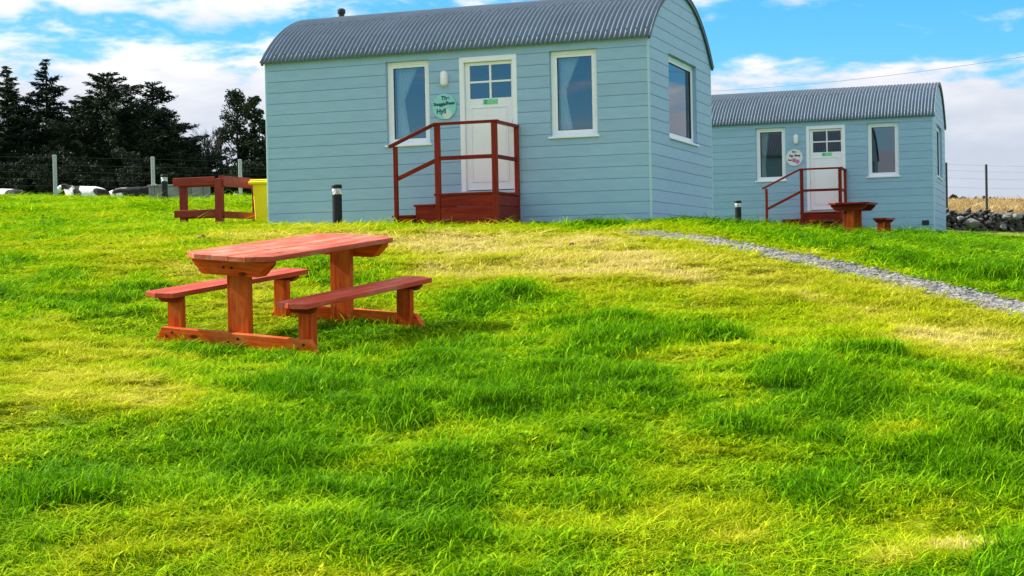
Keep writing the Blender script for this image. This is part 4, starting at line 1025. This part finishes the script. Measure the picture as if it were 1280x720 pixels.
def spruce(px_, top, Y, half, material, label, seed, dens=1., bottom=.03, droop=.25, ragged=.35, leader=1., pw=.95):
    g = np.random.default_rng(seed); p = at(px_, top, Y); z0 = gz(p[0], p[1]); H = p[2] - z0; R = half / F_PX * Y
    root = empty('conifer_tree', (p[0], p[1], z0)); mb = MB()
    mb.tube([(0, 0, -.2), (.03, 0, H * .4), (0, .02, H * .75), (0, 0, H * .985)], [.17, .12, .06, .012], 8); mb.build('trunk', M['bark'], root)
    parts = []; br = MB(); nw = int(H / .20)
    for k in range(nw):
        t = k / nw; z = H * (bottom + (1 - bottom) * t); rr = R * ((1 - t) ** pw) * leader * (1 - .25 * max(0, .25 - t) * 4 * .4) + .06
        nbr = 7 if t < .8 else 5
        for j in range(nbr):
            a = g.uniform(0, 6.283); L = rr * g.uniform(1 - ragged * 1.2, 1 + ragged * .7); rise = (.28 - droop * (1 - t)) * L
            ns = max(6, int(L * 62 * dens)); s_ = g.uniform(.12, 1, ns) ** .8
            bend = g.uniform(-.06, .10) * L
            cx = np.cos(a) * L * s_; cy = np.sin(a) * L * s_; cz = z + rise * s_ + bend * s_ * s_
            spread = (.05 + .14 * L * (1 - s_))[:, None]
            c = np.c_[cx, cy, cz] + g.normal(size=(ns, 3)) * spread * np.array([1, 1, .5])
            dr = np.c_[np.cos(a) + g.normal(0, .55, ns), np.sin(a) + g.normal(0, .55, ns), g.normal(.0, .45, ns)]
            parts.append(sprays(c, dr, .26, .06, g)); 
            if L > .5: br.tube([(0, 0, z), (math.cos(a) * L * .9, math.sin(a) * L * .9, z + rise * .9 + bend * .8)], [.03, .008], 4, cap=False)
    br.build('branches', M['bark'], root, fix=False)
    crown_mesh(parts, 'crown', material, root); tag(root, label, 'tree', 'trees beyond the left fence'); return root
def broad(px_, top, Y, half, material, label, seed, clumps, leaf=.16, stem=.10, cat='tree', group='trees beyond the left fence', name='broadleaf_tree', nleaf=170, low=.1, cone=False):
    """several limbs, each ending in ragged clumps of small leaves"""
    g = np.random.default_rng(seed); p = at(px_, top, Y); z0 = gz(p[0], p[1]); H = p[2] - z0; R = half / F_PX * Y
    root = empty(name, (p[0], p[1], z0)); mb = MB(); parts = []; mb.tube([(0, 0, -.2), (.05, 0, H * .3), (-.03, .02, H * .6), (0, 0, H * .93)], [stem * 1.3, stem, stem * .6, .015], 7)
    for k in range(clumps):
        t = low + (1 - low) * (k + .5) / clumps; a = g.uniform(0, 6.283); rr = R * (math.sqrt(max(.05, 1 - (abs(t - .45) / .62) ** 2)) if not cone else (.25 + .95 * (1 - t) ** .7)) * g.uniform(.25, 1.0)
        c = np.array([math.cos(a) * rr, math.sin(a) * rr, H * min(t, .97)]); sz = R * g.uniform(.16, .30)
        zb = max(.1, c[2] - rr * .8); mb.tube([(0, 0, zb), (c[0] * .5, c[1] * .5, zb + (c[2] - zb) * .35), tuple(c)], [stem * .45, stem * .28, .01], 5)
        n = nleaf; d = g.normal(size=(n, 3)); d /= np.linalg.norm(d, axis=1, keepdims=True); rad = g.uniform(.15, 1, n) ** .5
        parts.append(sprays(c + d * rad[:, None] * sz * np.array([1.15, 1.15, .8]), g.normal(size=(n, 3)), leaf, leaf * .5, g))
    mb.build('trunk', M['bark'], root); crown_mesh(parts, 'crown', material, root); tag(root, label, cat, group); return root
def bare(px_, top, Y, half, label, seed):
    g = random.Random(seed); p = at(px_, top, Y); z0 = gz(p[0], p[1]); H = p[2] - z0; root = empty('bare_tree', (p[0], p[1], z0)); mb = MB(); tw = MB()
    def grow(a, d, L, r, dep):
        b = a + d * L; m_ = (a + b) / 2 + Vector((g.uniform(-1, 1), g.uniform(-1, 1), 0)) * L * .06; (mb if dep < 2 else tw).tube([a, m_, b], [r, r * .8, r * .6], 5, cap=False)
        if dep >= 5: return
        for _ in range(3 if dep else 4):
            n = (d + Vector((g.uniform(-1, 1), g.uniform(-1, 1), g.uniform(-.25, .6))) * .75).normalized(); grow(a + d * L * g.uniform(.55, 1), n, L * g.uniform(.55, .82), r * .58, dep + 1)
    grow(Vector((0, 0, -.1)), Vector((.05, 0, 1)).normalized(), H * .32, .10, 0)
    mb.build('trunk', M['twig'], root, fix=False); tw.build('twigs', M['twig'], root, fix=False); tag(root, label, 'tree', 'trees beyond the left fence')
spruce(8, 80, 74, 62, M['needle'], 'dark conifer cut by the left edge of the picture', 1, 1.1)
spruce(57, 71, 74, 66, M['needle2'], 'tallest dark spruce with open whorls left of the fence post', 2, .95, ragged=.45)
spruce(93, 125, 77, 70, M['needle'], 'shorter dark conifer filling the gap between the two tall ones', 3, 1.1)
spruce(133, 90, 73, 84, M['needle'], 'broad dark conifer with a bushy top right of the tall spruce', 4, 1.1, leader=1.1, droop=.0, ragged=.5, pw=.62)
spruce(32, 130, 79, 66, M['needle2'], 'dark conifer behind the two leftmost spruces', 14, 1.1)
spruce(190, 101, 75, 76, M['needle2'], 'dark conifer with a ragged pointed top at the right of the dense group', 5, 1.1, droop=.05, ragged=.55, pw=.75)
spruce(163, 120, 79, 66, M['needle'], 'dark conifer behind between the bushy and the ragged ones', 6, 1.1)
spruce(216, 150, 73, 56, M['needle'], 'low spreading dark conifer left of the bare tree', 7, 1.0, droop=-.05, ragged=.6, pw=.8)
spruce(112, 118, 80, 66, M['needle2'], 'dark conifer behind the cow with its tip between the tall spruce and the bushy one', 15, 1.1)
spruce(-28, 84, 75, 60, M['needle'], 'dark conifer whose branches reach in from outside the left edge', 16, 1.0)
spruce(78, 140, 81, 70, M['needle'], 'dark conifer at the back of the group behind the tallest spruce', 17, 1.2)
spruce(150, 135, 82, 74, M['needle2'], 'dark conifer at the back of the group behind the bushy one', 18, 1.2)
spruce(205, 140, 80, 66, M['needle'], 'dark conifer at the back of the group at its right end', 19, 1.2)
broad(236, 182, 75, 30, M['needle'], 'low dark leafy tree under the small leaning bare tree', 36, 34, nleaf=150, leaf=.15)
bare(255, 132, 76, 30, 'leafless tree with fine twigs against the pale cloud', 21)
bare(243, 165, 74, 20, 'small leafless tree leaning in front of the taller bare one', 22)
broad(296, 113, 74, 34, M['leaf_pine'], 'clumpy double topped tree left of the cabin end', 31, 60, nleaf=110, leaf=.14, cone=True)
broad(318, 120, 75, 26, M['leaf_pine'], 'clumpy tree just touching the cabin left end', 32, 60, nleaf=110, leaf=.14, cone=True)
broad(276, 160, 77, 22, M['leaf_pine'], 'thin clumpy tree between the bare trees and the double topped one', 35, 34, nleaf=80, leaf=.14, cone=True)
broad(338, 150, 73, 34, M['needle'], 'dense dark tree half hidden by the cabin end', 33, 44, nleaf=200, leaf=.17)
broad(278, 205, 76, 24, M['needle'], 'low dark bush below the bare trees', 34, 22, nleaf=120, cat='bush', group='bushes under the trees', name='bush')
for i, (x, t, Y, h_, lb) in enumerate(((48, 196, 68, 42, 'grey green scrub bush behind the first fence post'), (110, 205, 69, 34, 'dark scrub bush behind the white faced cow'), (165, 190, 68, 36, 'grey green scrub bush behind the second fence post'), (4, 205, 69, 30, 'scrub bush at the far left behind the fence'), (215, 208, 70, 30, 'scrub bush behind the block wall'), (245, 212, 71, 26, 'scrub bush behind the railing corner'), (310, 205, 70, 30, 'scrub bush behind the third fence post'))):
    broad(x, t, Y, h_, M['scrub'] if 'grey' in lb else M['needle'], lb, 60 + i, 26, nleaf=150, leaf=.14, stem=.04, cat='bush', group='bushes under the trees', name='bush', low=.05)
# little trees on the skyline of the withered field
for i, (x, t, h_, kind, lb) in enumerate(((1192, 244, 8, 1, 'rounded bush on the skyline next to the cabin'), (1204, 247, 9, 1, 'low hedge bush right of the rounded skyline bush'), (1220, 247, 4, 0, 'tiny conifer on the skyline left of the dark post'), (1230, 246, 3, 0, 'tiny conifer on the skyline hidden by the dark post'), (1238, 247.5, 3.5, 0, 'first tiny conifer right of the dark post'), (1243, 247.5, 3.5, 0, 'second tiny conifer right of the dark post'), (1253, 250, 3, 0, 'lowest tiny conifer far right on the skyline'))):
    Y = 100; p = at(x, t, Y); z0 = float(base_h([p[0]], [p[1]])[0]); g = np.random.default_rng(700 + i); H = p[2] - z0; R = h_ / F_PX * Y
    root = empty('skyline_bush' if kind else 'conifer_tree', (p[0], p[1], z0)); MB().tube([(0, 0, -.3), (0, 0, H * .9)], [.06, .02], 6).build('trunk', M['bark'], root)
    n = 500; tt = g.uniform(.0, 1, n); a = g.uniform(0, 6.283, n); rr = R * (np.sqrt(np.clip(1 - tt ** 2, 0, 1)) if kind else (1 - tt) * 1.0 + .1) * g.uniform(.2, 1, n) ** .5
    crown_mesh([sprays(np.c_[np.cos(a) * rr, np.sin(a) * rr, H * tt], g.normal(size=(n, 3)), .22, .12, g)], 'crown', M['scrub'] if kind else M['needle'], root); tag(root, lb, 'bush' if kind else 'tree', 'small trees on the skyline')
